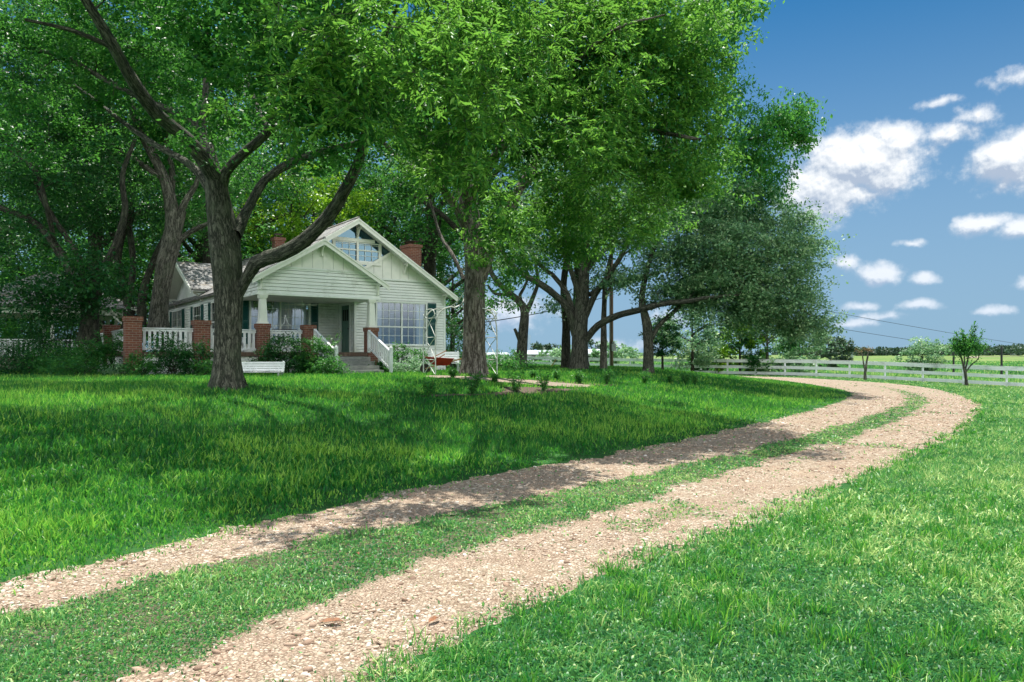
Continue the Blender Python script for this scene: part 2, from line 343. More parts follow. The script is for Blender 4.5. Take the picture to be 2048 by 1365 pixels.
# look-up grid for quick ground heights near the camera
_gx = np.arange(-60, 70.1, .5); _gy = np.arange(-12, 120.1, .5); _GX, _GY = np.meshgrid(_gx, _gy); _GZ = ground(_GX, _GY)
def gz(x, y):
    x = np.asarray(x, float); y = np.asarray(y, float)
    fx = np.clip((x + 60) / .5, 0, len(_gx) - 1.001); fy = np.clip((y + 12) / .5, 0, len(_gy) - 1.001)
    i = fx.astype(int); j = fy.astype(int); a = fx - i; b = fy - j
    return (_GZ[j, i] * (1 - a) + _GZ[j, i + 1] * a) * (1 - b) + (_GZ[j + 1, i] * (1 - a) + _GZ[j + 1, i + 1] * a) * b
def W(px, py, Y): return np.array([(px - 1024) / F * Y, Y, CAMZ + (712 - py) / F * Y])
def onground(px, Y): x = (px - 1024) / F * Y; return np.array([x, Y, float(gz(x, Y))])
def hit(px, py, y0=3., y1=110.):
    """where the sight line through this point of the photograph meets the terrain"""
    Y = np.linspace(y0, y1, 3000); x = (px - 1024) / F * Y; z = CAMZ + (712 - py) / F * Y
    k = np.argmax(z < gz(x, Y)); return np.array([x[k], Y[k], float(gz(x[k], Y[k]))])

cx_ = np.r_[-3000, -1800, -1100, -700, -450, -300, -200, -140, -100, -75, np.arange(-60, 70.1, .5), 85, 110, 150, 200, 300, 450, 700, 1100, 1800, 3000]
cy_ = np.r_[-400, -150, -60, -30, np.arange(-12, 120.1, .5), np.geomspace(125, 4000, 50)]
GX, GY = np.meshgrid(cx_, cy_); V = np.c_[GX.ravel(), GY.ravel(), ground(GX, GY).ravel()]
ny, nx = GX.shape; I = np.arange(nx * ny).reshape(ny, nx)
quads = np.stack([I[:-1, :-1], I[:-1, 1:], I[1:, 1:], I[1:, :-1]], -1).reshape(-1, 4)
# ground material: lawn soil and thatch near, pasture beyond the fence
m, t = newmat('lawn_ground'); pos = nd(t, 'ShaderNodeNewGeometry').outputs['Position']; s3 = nd(t, 'ShaderNodeSeparateXYZ', {0: pos})
n1 = noise(t, pos, 1.2, 6, .65); n2 = noise(t, pos, 40., 4, .7); n3 = noise(t, pos, .06, 5, .6); n4 = noise(t, pos, .9, 8, .75)
near = mix(t, sstep(t, n1, .4, .65), (.014, .085, .016), (.030, .120, .026)); near = mix(t, ma(t, 'MULTIPLY', sstep(t, n2, .48, .66), .6), near, (.085, .085, .04))
past = mix(t, sstep(t, n3, .4, .62), (.085, .175, .040), (.20, .235, .080)); past = mix(t, sstep(t, n4, .45, .75), past, (.06, .13, .035))
# distance behind the fence line
fd = ma(t, 'SUBTRACT', ma(t, 'ADD', s3.outputs[0], s3.outputs[1]), 80.5)
col = mix(t, sstep(t, fd, 0., 4.), near, past)
out(t, nd(t, 'ShaderNodeBsdfPrincipled', {'Base Color': col, 'Roughness': .95, 'Specular IOR Level': .15, 'Normal': nd(t, 'ShaderNodeBump', {'Strength': .6, 'Distance': .03, 'Height': n2}).outputs[0]}).outputs[0])
M['ground'] = m
tag(link('ground', np_mesh('ground', V, [quads], M['ground'], smooth=True)), kind='structure')

# drive: fine sheet between its two edges, with a grassy middle strip
def drive_masks(x, y):
    """signed depth inside the drive, and how grassy (0..1) the spot is"""
    di = -sd_line(x, y, LI); do = sd_line(x, y, LO)
    wob = (fbm(x * 1.3, y * 1.3, 3) - .5) * .9 + (fbm(x * 6, y * 6, 9, 3) - .5) * .45
    ins = np.minimum(di, do) + wob * .42
    r_ = di / (di + do + 1e-6)                                   # 0 at the house edge, 1 at the outer edge
    Yk = np.interp(y, [3, 7, 12, 20, 26, 32, 40], [1, 1, .95, .8, .6, .35, .1])
    c = np.interp(y, [3, 5, 7, 10, 14, 20, 28], [.42, .43, .47, .48, .49, .52, .57]); hw = np.interp(y, [3, 5, 7, 9, 12, 16, 28, 40], [.205, .195, .155, .11, .09, .105, .08, .04])
    st_ = ss(-.5, .5, (hw - np.abs(r_ - c)) / .07 + wob * 2.2) * Yk
    weeds = ss(.60, .78, fbm(x * 1.7, y * 1.7, 21)) * .35 * ss(.5, .62, r_) * (1 - ss(18, 30, y))
    return ins, np.clip(np.maximum(st_, weeds), 0, 1)
def grid_patch(x0, x1, y0, y1, st):
    xs = np.arange(x0, x1, st); ys = np.arange(y0, y1, st); X, Y = np.meshgrid(xs, ys); return X, Y
Vs, Qs, Ts = [], [], []; base = 0
for (x0, x1, y0, y1, st) in ((-8, 8, 1, 13, .07), (-2, 27, 13.0, 62, .17)):
    X, Y = grid_patch(x0, x1, y0, y1 + st * .5, st); ins, gr = drive_masks(X, Y)
    Z = gz(X, Y) + np.clip(ins * .06, -.012, .006) + (fbm(X * 3, Y * 3, 5) - .5) * .012 * (ins > .05)
    J = np.arange(X.size).reshape(X.shape); k = ins > -.1
    kk = k[:-1, :-1] & k[1:, 1:] & k[:-1, 1:] & k[1:, :-1]
    q = np.stack([J[:-1, :-1][kk], J[:-1, 1:][kk], J[1:, 1:][kk], J[1:, :-1][kk]], -1)
    u_, inv = np.unique(q, return_inverse=True)
    Vs.append(np.c_[X.ravel(), Y.ravel(), Z.ravel()][u_]); Ts.append(gr.ravel()[u_]); Qs.append(inv.reshape(-1, 4) + base); base += len(u_)
m, t = newmat('gravel'); pos = nd(t, 'ShaderNodeNewGeometry').outputs['Position']; a = nd(t, 'ShaderNodeAttribute', attribute_name='tint').outputs['Fac']
vo = nd(t, 'ShaderNodeTexVoronoi', {'Vector': pos, 'Scale': 38., 'Randomness': 1.}); vo2 = nd(t, 'ShaderNodeTexVoronoi', {'Vector': pos, 'Scale': 95.})
ve = nd(t, 'ShaderNodeTexVoronoi', {'Vector': pos, 'Scale': 38.}, feature='DISTANCE_TO_EDGE').outputs[0]
rnd = nd(t, 'ShaderNodeSeparateColor', {0: vo.outputs['Color']}).outputs[0]
st1 = ramp(t, rnd, [(0., (.19, .13, .085)), (.35, (.355, .285, .200)), (.7, (.48, .40, .295)), (1., (.66, .59, .48))])
rnd2 = nd(t, 'ShaderNodeSeparateColor', {0: vo2.outputs['Color']}).outputs[1]
st2 = ramp(t, rnd2, [(0., (.18, .12, .08)), (.5, (.38, .29, .205)), (1., (.57, .465, .35))])
fine = sstep(t, noise(t, pos, 1.6, 4), .42, .6); col = mix(t, fine, st1, st2)
col = mix(t, ma(t, 'MULTIPLY', ma(t, 'SUBTRACT', 1., sstep(t, ve, 0., .12)), .6), col, (.16, .10, .07))
big = noise(t, pos, .7, 5, .65); col = mix(t, ma(t, 'MULTIPLY', sstep(t, big, .5, .7), .5), col, (.38, .275, .18))
col = mix(t, ma(t, 'MULTIPLY', a, .85), col, mix(t, noise(t, pos, 25., 4, .7), (.012, .055, .014), (.13, .10, .06)))
hh = ma(t, 'ADD', ma(t, 'MULTIPLY', sstep(t, ve, 0., .25), 1.), ma(t, 'MULTIPLY', noise(t, pos, 120., 3), .5))
out(t, nd(t, 'ShaderNodeBsdfPrincipled', {'Base Color': col, 'Roughness': .9, 'Specular IOR Level': .25, 'Normal': nd(t, 'ShaderNodeBump', {'Strength': .9, 'Distance': .012, 'Height': hh}).outputs[0]}).outputs[0])
M['gravel'] = m
tag(link('driveway', np_mesh('driveway', np.concatenate(Vs), [np.concatenate(Qs)], m, tint=np.concatenate(Ts), smooth=True)), kind='structure')
# ================================================================== the white house (local frame: x along the front, y to the back, z from the ground)
HZ = .9; HR = R(35)
house = empty('white_house', (-5.54, 30.0, HZ), HR, label='white clapboard farmhouse with two front gables and a raised porch under oaks', cat='house')
def hw(a, q, z=0):      # house local -> world
    return np.array([-5.54 + a * math.cos(HR) - q * math.sin(HR), 30 + a * math.sin(HR) + q * math.cos(HR), HZ + z])
def siding(name, O, U, s0, s1, z0, z1, holes=(), top=None, e=.118, parent=house, mat=None):
    """lapped boards on a wall plane; O origin, U unit vector along the wall (outward normal = right of U); top(s-range at z) optional"""
    O = np.array(O, float); U = np.array(U, float); N = np.array([U[1], -U[0], 0]); mb = MB(); z = z0; gp = .013
    while z < z1 - 1e-6:
        zt = min(z + e, z1); a, b = s0, s1; a2, b2 = s0, s1
        if top: (a, b), (a2, b2) = top(z), top(zt)
        if b - a < .02: break
        cuts = [(h[0], h[1]) for h in holes if h[2] < (z + zt) / 2 < h[3]]; seg = []; c = a
        for h0, h1 in sorted(cuts):
            if h0 > c: seg.append((c, h0))
            c = max(c, h1)
        if c < b: seg.append((c, b))
        for p, q in seg:
            p2 = a2 if p == a else p; q2 = b2 if q == b else q; p2 = min(max(p2, p), q); q2 = max(min(q2, q), p)
            def P_(s_, zz, o_): r_ = O + U * s_ + N * o_; return (r_[0], r_[1], zz)
            mb.hexa([P_(p, z + gp, -.03), P_(q, z + gp, -.03), P_(q, z + gp, .024), P_(p, z + gp, .024)], [P_(p2, zt, -.03), P_(q2, zt, -.03), P_(q2, zt, .0), P_(p2, zt, .0)])
        z += e
    return mb.build(name, mat or M['white'], parent)
# -- walls
FW = 1.8                                    # plane of the right room's front wall
MC, MS, MP = -.1, .64, 6.28                   # main gable: centre, slope, ridge height (underside)
PC, PS, PPk = -2.2, .60, 5.04                 # porch gable
def under(c, sl, pk, a0, a1): return lambda z: (max(a0, c - (pk - z) / sl + .02), min(a1, c + (pk - z) / sl - .02))
WR = (.98, 3.32, 1.19, 3.01)                # right picture window
siding('front_wall', (0, FW, 0), (1, 0, 0), 0, 4.3, .02, 3.99, [WR], top=under(MC, MS, MP, 0, 4.3))
siding('front_wall', (0, FW, 0), (1, 0, 0), -4.5, 0, 3.3, 3.99, top=under(MC, MS, MP, -4.5, 0))
WP = (-3.79, -1.37, 1.2, 3.0)
siding('porch_wall', (0, 3.6, 0), (1, 0, 0), -4.5, 0, .83, 3.0, [WP])
DQ = (2.35, 3.25)
siding('entry_wall', (0, 5.4, 0), (0, -1, 0), 1.8, 3.6, .83, 3.0, [(5.4 - DQ[1], 5.4 - DQ[0], .8, 2.95)])
sidew = [(5.6, 7.05), (9.1, 10.6), (13.25, 15.6)]
siding('side_wall', (-4.5, 17.3, 0), (0, -1, 0), 0, 13.7, .02, 3.44, [(17.3 - b, 17.3 - a, 1.55, 3.04) for a, b in sidew])
siding('side_wall', (4.3, 0, 0), (0, 1, 0), 1.8, 17.3, .02, 3.44)
siding('back_wall', (0, 17.3, 0), (-1, 0, 0), -4.3, 4.5, .02, 3.42)
# porch gable walls
siding('porch_beam', (0, -.12, 0), (1, 0, 0), -4.6, .2, 2.98, 3.99, e=.128, top=under(PC, PS, PPk, -4.6, .2))
siding('porch_beam_side', (-4.6, 3.6, 0), (0, -1, 0), 0, 3.72, 2.98, 3.57)
siding('porch_beam_side', (.2, -.12, 0), (0, 1, 0), 0, 1.92, 2.98, 3.57)
def boards(name, y, a0, a1, z0, roofz, w=.41, holes=None, mat='cream'):
    """vertical boards filling a gable above z0; roofz(a) gives the underside of the roof"""
    mb = MB(); a = a0
    while a < a1 - .02:
        b = min(a + w, a1); zs = (z0 if holes is None else holes(a + .007), z0 if holes is None else holes(b - .007)); ta, tb = roofz(a + .007), roofz(b - .007)
        if max(ta - zs[0], tb - zs[1]) > .03:
            ta = max(ta, zs[0] + .005); tb = max(tb, zs[1] + .005)
            lo = [(a + .007, y - .018, zs[0]), (b - .007, y - .018, zs[1]), (b - .007, y, zs[1]), (a + .007, y, zs[0])]
            mb.hexa(lo, [(p[0], p[1], t_) for p, t_ in zip(lo, (ta, tb, tb, ta))])
        a = b
    return mb.build(name, M[mat], house)
mroof = lambda a: MP - MS * abs(a - MC); proof = lambda a: PPk - PS * abs(a - PC)
boards('porch_gable_boards', -.10, -4.6, .2, 3.99, proof)
vee = lambda a: max(3.99, min(4.21 + .59 * abs(a - .07), mroof(a)))
boards('gable_boards', FW - .002, -4.5, 4.3, 3.99, lambda a: min(mroof(a), vee(a)))
mb = MB(); mb.box((-3.92, -.16, 3.95), (-.48, -.121, 4.02)); mb.box((-3.62, FW - .06, 3.95), (3.44, FW - .021, 4.02)); mb.build('belt_trim', M['white'], house)
mb = MB()
for c_, sl_, pk_, y_ in ((MC, MS, MP, FW + .012), (PC, PS, PPk, -.09)):
    hh_ = (pk_ - 3.93) / sl_; tri = [(c_ - hh_, 3.93), (c_ + hh_, 3.93), (c_, pk_)]
    mb.hexa([(a, y_, z) for a, z in tri], [(a, y_ + .03, z) for a, z in tri])
mb.build('gable_backing', M['steelgrey'], house)
mb = MB(); mb.box((-4.56, -.10, 2.95), (.17, 3.58, 2.975)); mb.build('porch_ceiling', M['white'], house)
mb = MB(); mb.box((-4.64, -.17, 2.93), (.24, -.06, 3.0)); mb.box((-4.66, -.06, 2.93), (-4.53, 3.5, 3.0)); mb.box((.14, -.06, 2.93), (.25, 1.75, 3.0)); mb.build('beam_trim', M['white'], house)
mb = MB()
for x, y, z1 in ((4.3, FW, 3.55), (0, FW, 3.0), (-4.5, 3.6, 3.0), (-4.5, 17.3, 3.5), (4.3, 17.3, 3.5)): mb = MB(); mb.box((x - .06, y - .035, .02), (x + .035, y + .06, z1)); mb.build('corner_board', M['white'], house)
mb = MB(); mb.box((-.035, 3.5, .83), (.03, 3.57, 2.94)); mb.build('corner_board', M['white'], house)
# -- roofs
def gable_roof(name, c, half, y0, y1, peak, slope, th=.10, parent=house):
    mb = MB(); e = peak - slope * half; mb.slab([(c, y0, peak), (c, y1, peak), (c - half, y1, e), (c - half, y0, e)], th)
    mb.slab([(c, y1, peak), (c, y0, peak), (c + half, y0, e), (c + half, y1, e)], th)
    mb.tube([(c, y0 - .01, peak + .0), (c, y1, peak + .0)], .06, 6); return mb.build(name, M['shingle'], parent)
def rake(name, c, half, y, peak, slope, parent=house):
    mb = MB(); w = .23
    for s_ in (-1, 1):
        for (yy, t0, ww) in ((y, .035, w), (y - .03, .03, .075)):
            p = [(c, peak + t0), (c + s_ * (half + .03), peak + t0 - slope * (half + .03)), (c + s_ * (half + .03), peak + t0 - slope * (half + .03) - ww), (c, peak + t0 - ww)]
            if s_ < 0: p = p[::-1]
            mb.hexa([(a, yy, z) for a, z in p[::-1]], [(a, yy + .034, z) for a, z in p[::-1]])
    return mb.build(name, M['cream'], parent)
gable_roof('main_roof', MC, 4.72, 1.24, 18.0, MP + .12, MS); rake('main_rake', MC, 4.72, 1.20, MP + .06, MS)
gable_roof('porch_roof', PC, 2.66, -.42, 2.4, PPk + .12, PS); rake('porch_rake', PC, 2.66, -.46, PPk + .06, PS)
mb = MB()    # soffit boards under both overhangs
for s_ in (-1, 1):
    mb.slab([(MC, 1.25, MP - .005), (MC, FW - .03, MP - .005), (MC + s_ * 4.7, FW - .03, MP - .005 - MS * 4.7), (MC + s_ * 4.7, 1.25, MP - .005 - MS * 4.7)], .015)
    mb.slab([(PC, -.41, PPk - .005), (PC, -.13, PPk - .005), (PC + s_ * 2.64, -.13, PPk - .005 - PS * 2.64), (PC + s_ * 2.64, -.41, PPk - .005 - PS * 2.64)], .015)
mb.build('soffit', M['white'], house)
# side cross gable
mb = MB(); SB, SH, SZ = 11.5, 3.35, 5.3
for s_ in (-1, 1): mb.slab([(-5.15, SB, SZ), (-1.6, SB, SZ), (-4.35, SB + s_ * SH, SZ - .47 * SH), (-5.15, SB + s_ * SH, SZ - .47 * SH)], .09)
mb.build('side_gable_roof', M['shingle'], house)
mb = MB()
for s_ in (-1, 1):
    for x, ww in ((-5.19, .24), (-5.22, .08)):
        p = [(SB, SZ + .03), (SB + s_ * (SH + .03), SZ + .03 - .47 * SH), (SB + s_ * (SH + .03), SZ + .03 - .47 * SH - ww), (SB, SZ + .03 - ww)]
        mb.hexa([(x, y, z) for y, z in p], [(x + .035, y, z) for y, z in p])
    mb.slab([(-5.15, SB, SZ - .10), (-4.52, SB, SZ - .10), (-4.52, SB + s_ * SH, SZ - .10 - .47 * SH), (-5.15, SB + s_ * SH, SZ - .10 - .47 * SH)], .012)
mb.build('side_rake', M['cream'], house)
mb = MB(); y = SB - SH + .3
while y < SB + SH - .35:
    z1 = SZ - .13 - .47 * abs(y - SB); z2 = SZ - .13 - .47 * abs(y + .24 - SB)
    if min(z1, z2) > 3.55: mb.hexa([(-4.53, y, 3.5), (-4.53, y + .235, 3.5), (-4.5, y + .235, 3.5), (-4.5, y, 3.5)], [(-4.53, y, z1), (-4.53, y + .235, z2), (-4.5, y + .235, z2), (-4.5, y, z1)])
    y += .25
mb.build('side_gable_boards', M['white'], house)
def bracket(p, out_dir, drop=.42, reach=.42):
    """curved knee brace: wall leg, arm and a moulded brace"""
    o = np.array(out_dir, float); p = np.array(p, float); mb = MB(); w = .07
    mb.bar(p, p - (0, 0, drop), w, .06, up=o); mb.bar(p - (0, 0, .02), p + o * reach - (0, 0, .02), w, .08)
    pts = [p + o * (reach * .9) - (0, 0, .06), p + o * (reach * .52) - (0, 0, .13), p + o * (reach * .30) - (0, 0, .26), p + o * .04 - (0, 0, drop * .95)]
    mb.tube(pts, [.038, .033, .033, .045], 6); return mb.build('bracket', M['cream'], house)
for a in (.07, 2.25, 4.2): bracket((a, FW - .05, mroof(a) - .08), (0, -1, 0))
for a in (PC, .1, -4.5): bracket((a, -.16, proof(a) - .10), (0, -1, 0), .46, .26)
for b in (8.6, 14.4): bracket((-4.56, b, 3.62), (-1, 0, 0))
# -- windows
def window(O, U, w, z0, z1, units, cols, rows, curtains=(), shut=(1, 1), sw=.42, name='window', meet=.42):
    """units side by side, each with cols x rows(top,bottom) panes"""
    O = np.array(O, float); U = np.array(U, float); N = np.array([U[1], -U[0], 0]); h = z1 - z0
    def P_(s_, z, o_): r_ = O + U * s_ + N * o_; return (r_[0], r_[1], z)
    def bx(mb, s0, s1, a, b, o0, o1): mb.hexa([P_(s0, a, o0), P_(s0, a, o1), P_(s1, a, o1), P_(s1, a, o0)], [P_(s0, b, o0), P_(s0, b, o1), P_(s1, b, o1), P_(s1, b, o0)])
    mb = MB(); c = .07
    bx(mb, -c, 0, z0 - .02, z1 + c, -.02, .045); bx(mb, w, w + c, z0 - .02, z1 + c, -.02, .045); bx(mb, 0, w, z1, z1 + c, -.02, .045); bx(mb, -c - .03, w + c + .03, z0 - .07, z0 - .021, -.02, .07); bx(mb, 0, w, z0 - .02, z0 + .02, -.02, .03)
    uw = w / units; zm = z0 + h * meet
    for k in range(1, units): bx(mb, k * uw - .035, k * uw + .035, z0 + .021, z1 - .001, -.018, .032)
    fr = mb.build(name, M['white'], house); mb = MB()
    for k in range(units):
        a, b = k * uw + (.036 if k else .001), (k + 1) * uw - (.036 if k < units - 1 else .001)
        bx(mb, a, b, zm - .028, zm + .028, -.016, .024)
        for j in range(1, cols): s_ = a + (b - a) * j / cols; bx(mb, s_ - .009, s_ + .009, z0 + .022, zm - .029, -.014, .008); bx(mb, s_ - .009, s_ + .009, zm + .029, z1 - .001, -.014, .008)
        for (q0, q1, r_) in ((z0, zm, rows[1]), (zm, z1, rows[0])):
            for j in range(1, r_): z = q0 + (q1 - q0) * j / r_; bx(mb, a, b, z - .009, z + .009, -.0145, .0085)
    mb.build('muntins', M['white'], fr)
    mb = MB(); mb.quad(P_(0, z0, -.012), P_(w, z0, -.012), P_(w, z1, -.012), P_(0, z1, -.012)); mb.build('glass', M['glass'], fr)
    if curtains:
        for (s0, s1, t0, t1) in curtains:          # bottom from..to, top from..to (fractions)
            mb = MB(); n = 22
            for j in range(n):
                f0, f1 = j / n, (j + 1) / n; o0, o1 = -.14 - .02 * (j % 2), -.14 - .02 * ((j + 1) % 2)
                mb.quad(P_(w * (s0 + (s1 - s0) * f0), z0, o0), P_(w * (s0 + (s1 - s0) * f1), z0, o1), P_(w * (t0 + (t1 - t0) * f1), z1, o1), P_(w * (t0 + (t1 - t0) * f0), z1, o0))
            mb.build('curtain', M['curtain'], fr)
    for side, on in zip((-1, 1), shut):
        if not on: continue
        s0, s1 = ((-c - .03 - sw * on, -c - .03) if side < 0 else (w + c + .03, w + c + .03 + sw * on)); mb = MB()
        bx(mb, s0, s0 + .05, z0 - .02, z1 + .04, .024, .055); bx(mb, s1 - .05, s1, z0 - .02, z1 + .04, .024, .055)
        for z in (z0 - .02, (z0 + z1) / 2 - .03, z1 - .02): bx(mb, s0 + .051, s1 - .051, z, z + .06, .024, .054)
        z = z0 + .05
        while z < z1 - .05:
            if abs(z + .02 - (z0 + z1) / 2) > .06: mb.hexa([P_(s0 + .051, z, .05), P_(s1 - .051, z, .05), P_(s1 - .051, z, .04), P_(s0 + .051, z, .04)], [P_(s0 + .051, z + .036, .03), P_(s1 - .051, z + .036, .03), P_(s1 - .051, z + .036, .024), P_(s0 + .051, z + .036, .024)])
            z += .045
        bx(mb, s0 + .051, s1 - .051, z0, z1, .0225, .0235); mb.build('shutter', M['teal'], house)
    return fr
window((WR[0], FW, 0), (1, 0, 0), WR[1] - WR[0], WR[2], WR[3], 2, 4, (3, 2), curtains=((0, .12, 0, .12), (.84, 1, .84, 1)), shut=(.45, 1))
window((WP[0], 3.6, 0), (1, 0, 0), WP[1] - WP[0], WP[2], WP[3], 2, 4, (4, 1), curtains=((.16, .98, .42, .98), (0, .13, 0, .05)), shut=(.65, .75), meet=.24)
for (a, b), u in zip(sidew, (1, 1, 2)): window((-4.5, b, 0), (0, -1, 0), b - a, 1.57, 3.02, u, 3, (2, 2), shut=(1.2, 1.2) if u == 2 else (1, 1.))
# loft window group in the main gable
mb = MB(); y = FW - .022
def fb(p, q, w=.12, o=0.): mb.bar((p[0], y - .02 - o, p[1]), (q[0], y - .02 - o, q[1]), .05, w, up=(0, 0, 1))
gx0, gx1, gz0, gz1, gm = -.97, 1.1, 4.66, 5.48, .07
for s_ in (-1, 1):
    xe = gm + s_ * 1.03; fb((xe, gz0 - .12), (xe, min(gz1 + .0, mroof(xe) - .02)), .13)
    fb((gm, 4.21), (gm + s_ * (1.53 if s_ > 0 else 1.75), 4.21 + .59 * (1.53 if s_ > 0 else 1.75)), .12, .03); 
fb((MC - .95, gz1 + .07), (MC + .95, gz1 + .07), .14, .012); fb((gx0, gz0 - .06), (gx1, gz0 - .06), .13, .012); fb((gm, gz0 - .1), (gm, MP - .1), .09, .024)
lw = mb.build('loft_window', M['cream'], house); mb = MB()
for s_ in (-1, 1):
    a, b = sorted((gm + s_ * .045, gm + s_ * .965)); zz = gz0 + .48
    mb.box((a, y - .035, zz - .03), (b, y - .01, zz + .03)); mb.box((a, y - .035, gz1 - .06), (b, y - .01, gz1 - .01)); mb.box((a, y - .035, gz0 + .005), (b, y - .01, gz0 + .04))
    for j in range(1, 3): s0 = a + (b - a) * j / 3; mb.box((s0 - .009, y - .022, gz0 + .041), (s0 + .009, y - .008, zz - .031)); mb.box((s0 - .009, y - .022, zz + .031), (s0 + .009, y - .008, gz1 - .061))
    for z in (gz0 + .25, gz0 + .71): mb.box((a, y - .0215, z - .009), (b, y - .0075, z + .009))
mb.build('muntins', M['white'], lw)
gt, t_ = newmat('glass_gable'); out(t_, nd(t_, 'ShaderNodeMixShader', {0: .22, 1: nd(t_, 'ShaderNodeBsdfDiffuse', {0: (.004, .03, .04)}).outputs[0], 2: nd(t_, 'ShaderNodeBsdfGlossy', {0: (.30, .50, .62), 1: .05}).outputs[0]}).outputs[0])
mb = MB(); pts = [(gm, 4.21)]
for a in (gm + 1.58,): pts.append((a, 4.21 + .59 * 1.58))
pts += [(MC + .0, MP - .02), (gm - 1.75, 4.21 + .59 * 1.75)]
mb.quad(*[(a, y + .010, z) for a, z in pts]); mb.build('glass', gt, lw)
# -- door
mb = MB(); mb.box((-.05, DQ[0] - .11, .83), (-.0225, DQ[0], 3.0)); mb.box((-.05, DQ[1], .83), (-.0225, DQ[1] + .11, 3.0)); mb.box((-.05, DQ[0], 2.86), (-.0225, DQ[1], 2.99)); mb.build('door_casing', M['white'], house)
mb = MB(); mb.box((-.018, DQ[0] + .004, .835), (.03, DQ[1] - .004, 2.855))
for a, b in ((0, .44), (.48, .92)):
    q0 = DQ[0] + a + .05; q1 = DQ[0] + b - .08
    for z0, z1 in ((.95, 2.05),): mb.box((-.026, q0, z0), (-.0185, q0 + .03, z1)); mb.box((-.026, q1 - .03, z0), (-.0185, q1, z1)); mb.box((-.0255, q0 + .031, z1 - .03), (-.0185, q1 - .031, z1)); mb.box((-.0255, q0 + .031, z0), (-.0185, q1 - .031, z0 + .03))
door = mb.build('door', M['door'], house)
mb = MB()
for j in range(3): q0 = DQ[0] + .14 + j * .22; mb.box((-.024, q0, 2.2), (-.0187, q0 + .17, 2.68))
mb.build('door_pane', M['dark'], door); mb = MB(); mb.tube([(-.02, DQ[0] + .07, 1.85), (-.07, DQ[0] + .07, 1.85)], .02, 8); mb.tube([(-.07, DQ[0] + .07, 1.85), (-.08, DQ[0] + .07, 1.85)], .03, 8); mb.build('handle', M['iron'], door)
# -- deck, skirting, brick pillars, railings, stairs
mb = MB(); x = -8.9
while x < .2:
    mb.box((x, -.2, .79), (x + .135, 17.0 if x < -4.6 else (3.58 if x < -.02 else 1.75), .83)); x += .14
mb.build('deck_floor', M['deck'], house)
mb = MB(); mb.box((-8.95, -.23, .68), (.2, -.205, .835)); mb.box((-8.95, -.2, .68), (-8.91, 17.0, .835)); mb.build('deck_fascia', M['pole'], house)
siding('skirting', (0, -.16, 0), (1, 0, 0), -8.85, .2, -.1, .68, e=.15); siding('skirting', (-8.86, 17.0, 0), (0, -1, 0), 0, 17.1, -.1, .68, e=.15)
LQ = [5.17, 10.3, 15.9]
def pillar(a, q, top, w=.5, zb=-.15):
    h = w / 2; mb = MB(); mb.box((a - h, q - h, zb), (a + h, q + h, top - .16)); mb.box((a - h - .03, q - h - .03, top - .159), (a + h + .03, q + h + .03, top)); return mb.build('brick_pillar', M['brick'], house)
for a, tp in ((-8.69, 2.0), (-6.53, 1.93), (-4.41, 1.87), (-2.69, 1.86), (-.13, 1.82)): pillar(a, -.05, tp, .50 if a < -6 else .42)
for q in LQ: pillar(-8.69, q, 1.9)
pillar(-.0, -.16, .2, .3)
def railing(p, q, z=.83, hgt=.80, sp=.155):
    p = np.array(p, float); q = np.array(q, float); L_ = np.linalg.norm(q - p); d = (q - p) / L_; mb = MB()
    P3 = lambda s_, zz: np.array([p[0] + d[0] * s_, p[1] + d[1] * s_, zz])
    mb.bar(P3(0, z + hgt), P3(L_, z + hgt), .10, .04); mb.bar(P3(0, z + hgt - .07), P3(L_, z + hgt - .07), .04, .07); mb.bar(P3(0, z + .10), P3(L_, z + .10), .05, .08)
    n = int(L_ / sp)
    for k in range(n): s_ = (k + .5) * L_ / n; mb.bar(P3(s_, z + .141), P3(s_, z + hgt - .106), .085, .022, up=(-d[1], d[0], 0))
    return mb.build('railing', M['white_rail'], house)
for a, b in ((-8.42, -6.8), (-6.26, -4.65), (-4.17, -2.93)): railing((a, -.05), (b, -.05))
for a, b in ((.2, LQ[0] - .26), (LQ[0] + .26, LQ[1] - .26), (LQ[1] + .26, LQ[2] - .26)): railing((-8.69, a), (-8.69, b))
mb = MB(); n = 5; run = 2.05 / n
for k in range(n):
    z1 = .83 - .166 * (k + 1) + .0; mb.box((-2.42, -.235 - run * (k + 1), -.12 - k * .001), (-.42, -.235 - run * k - .001, z1 + .12)) if False else mb.box((-2.42 + .002 * k, -.235 - run * (k + 1), -.12), (-.42 - .002 * k, -.235 - run * k - .001, z1))
mb.build('stairs', M['concrete'], house)
for a, qe in ((-2.52, -2.35), (-.32, -2.2)):
    mb = MB(); q0 = -.32; z0t, z1t = 1.66, .86
    mb.bar((a, q0, z0t), (a, qe, z1t), .09, .05); mb.bar((a, q0, z0t - .66), (a, qe, z1t - .66), .05, .07)
    mb.box((a - .055, qe - .1, -.05), (a + .055, qe, 1.0)); mb.hexa([(a - .055, qe - .1, 1.0), (a + .055, qe - .1, 1.0), (a + .055, qe, 1.0), (a - .055, qe, 1.0)], [(a - .005, qe - .055, 1.09), (a + .005, qe - .055, 1.09), (a + .005, qe - .045, 1.09), (a - .005, qe - .045, 1.09)])
    mb.box((a - .05, q0 + .0, .83), (a + .05, q0 + .1, 1.72)); 
    for k in range(11): f_ = (k + .7) / 11.6; q = q0 + (qe - q0) * f_; z = z0t + (z1t - z0t) * f_; mb.bar((a, q, z - .62), (a, q, z - .03), .022, .085, up=(0, 1, 0))
    mb.build('stair_railing', M['white_rail'], house)
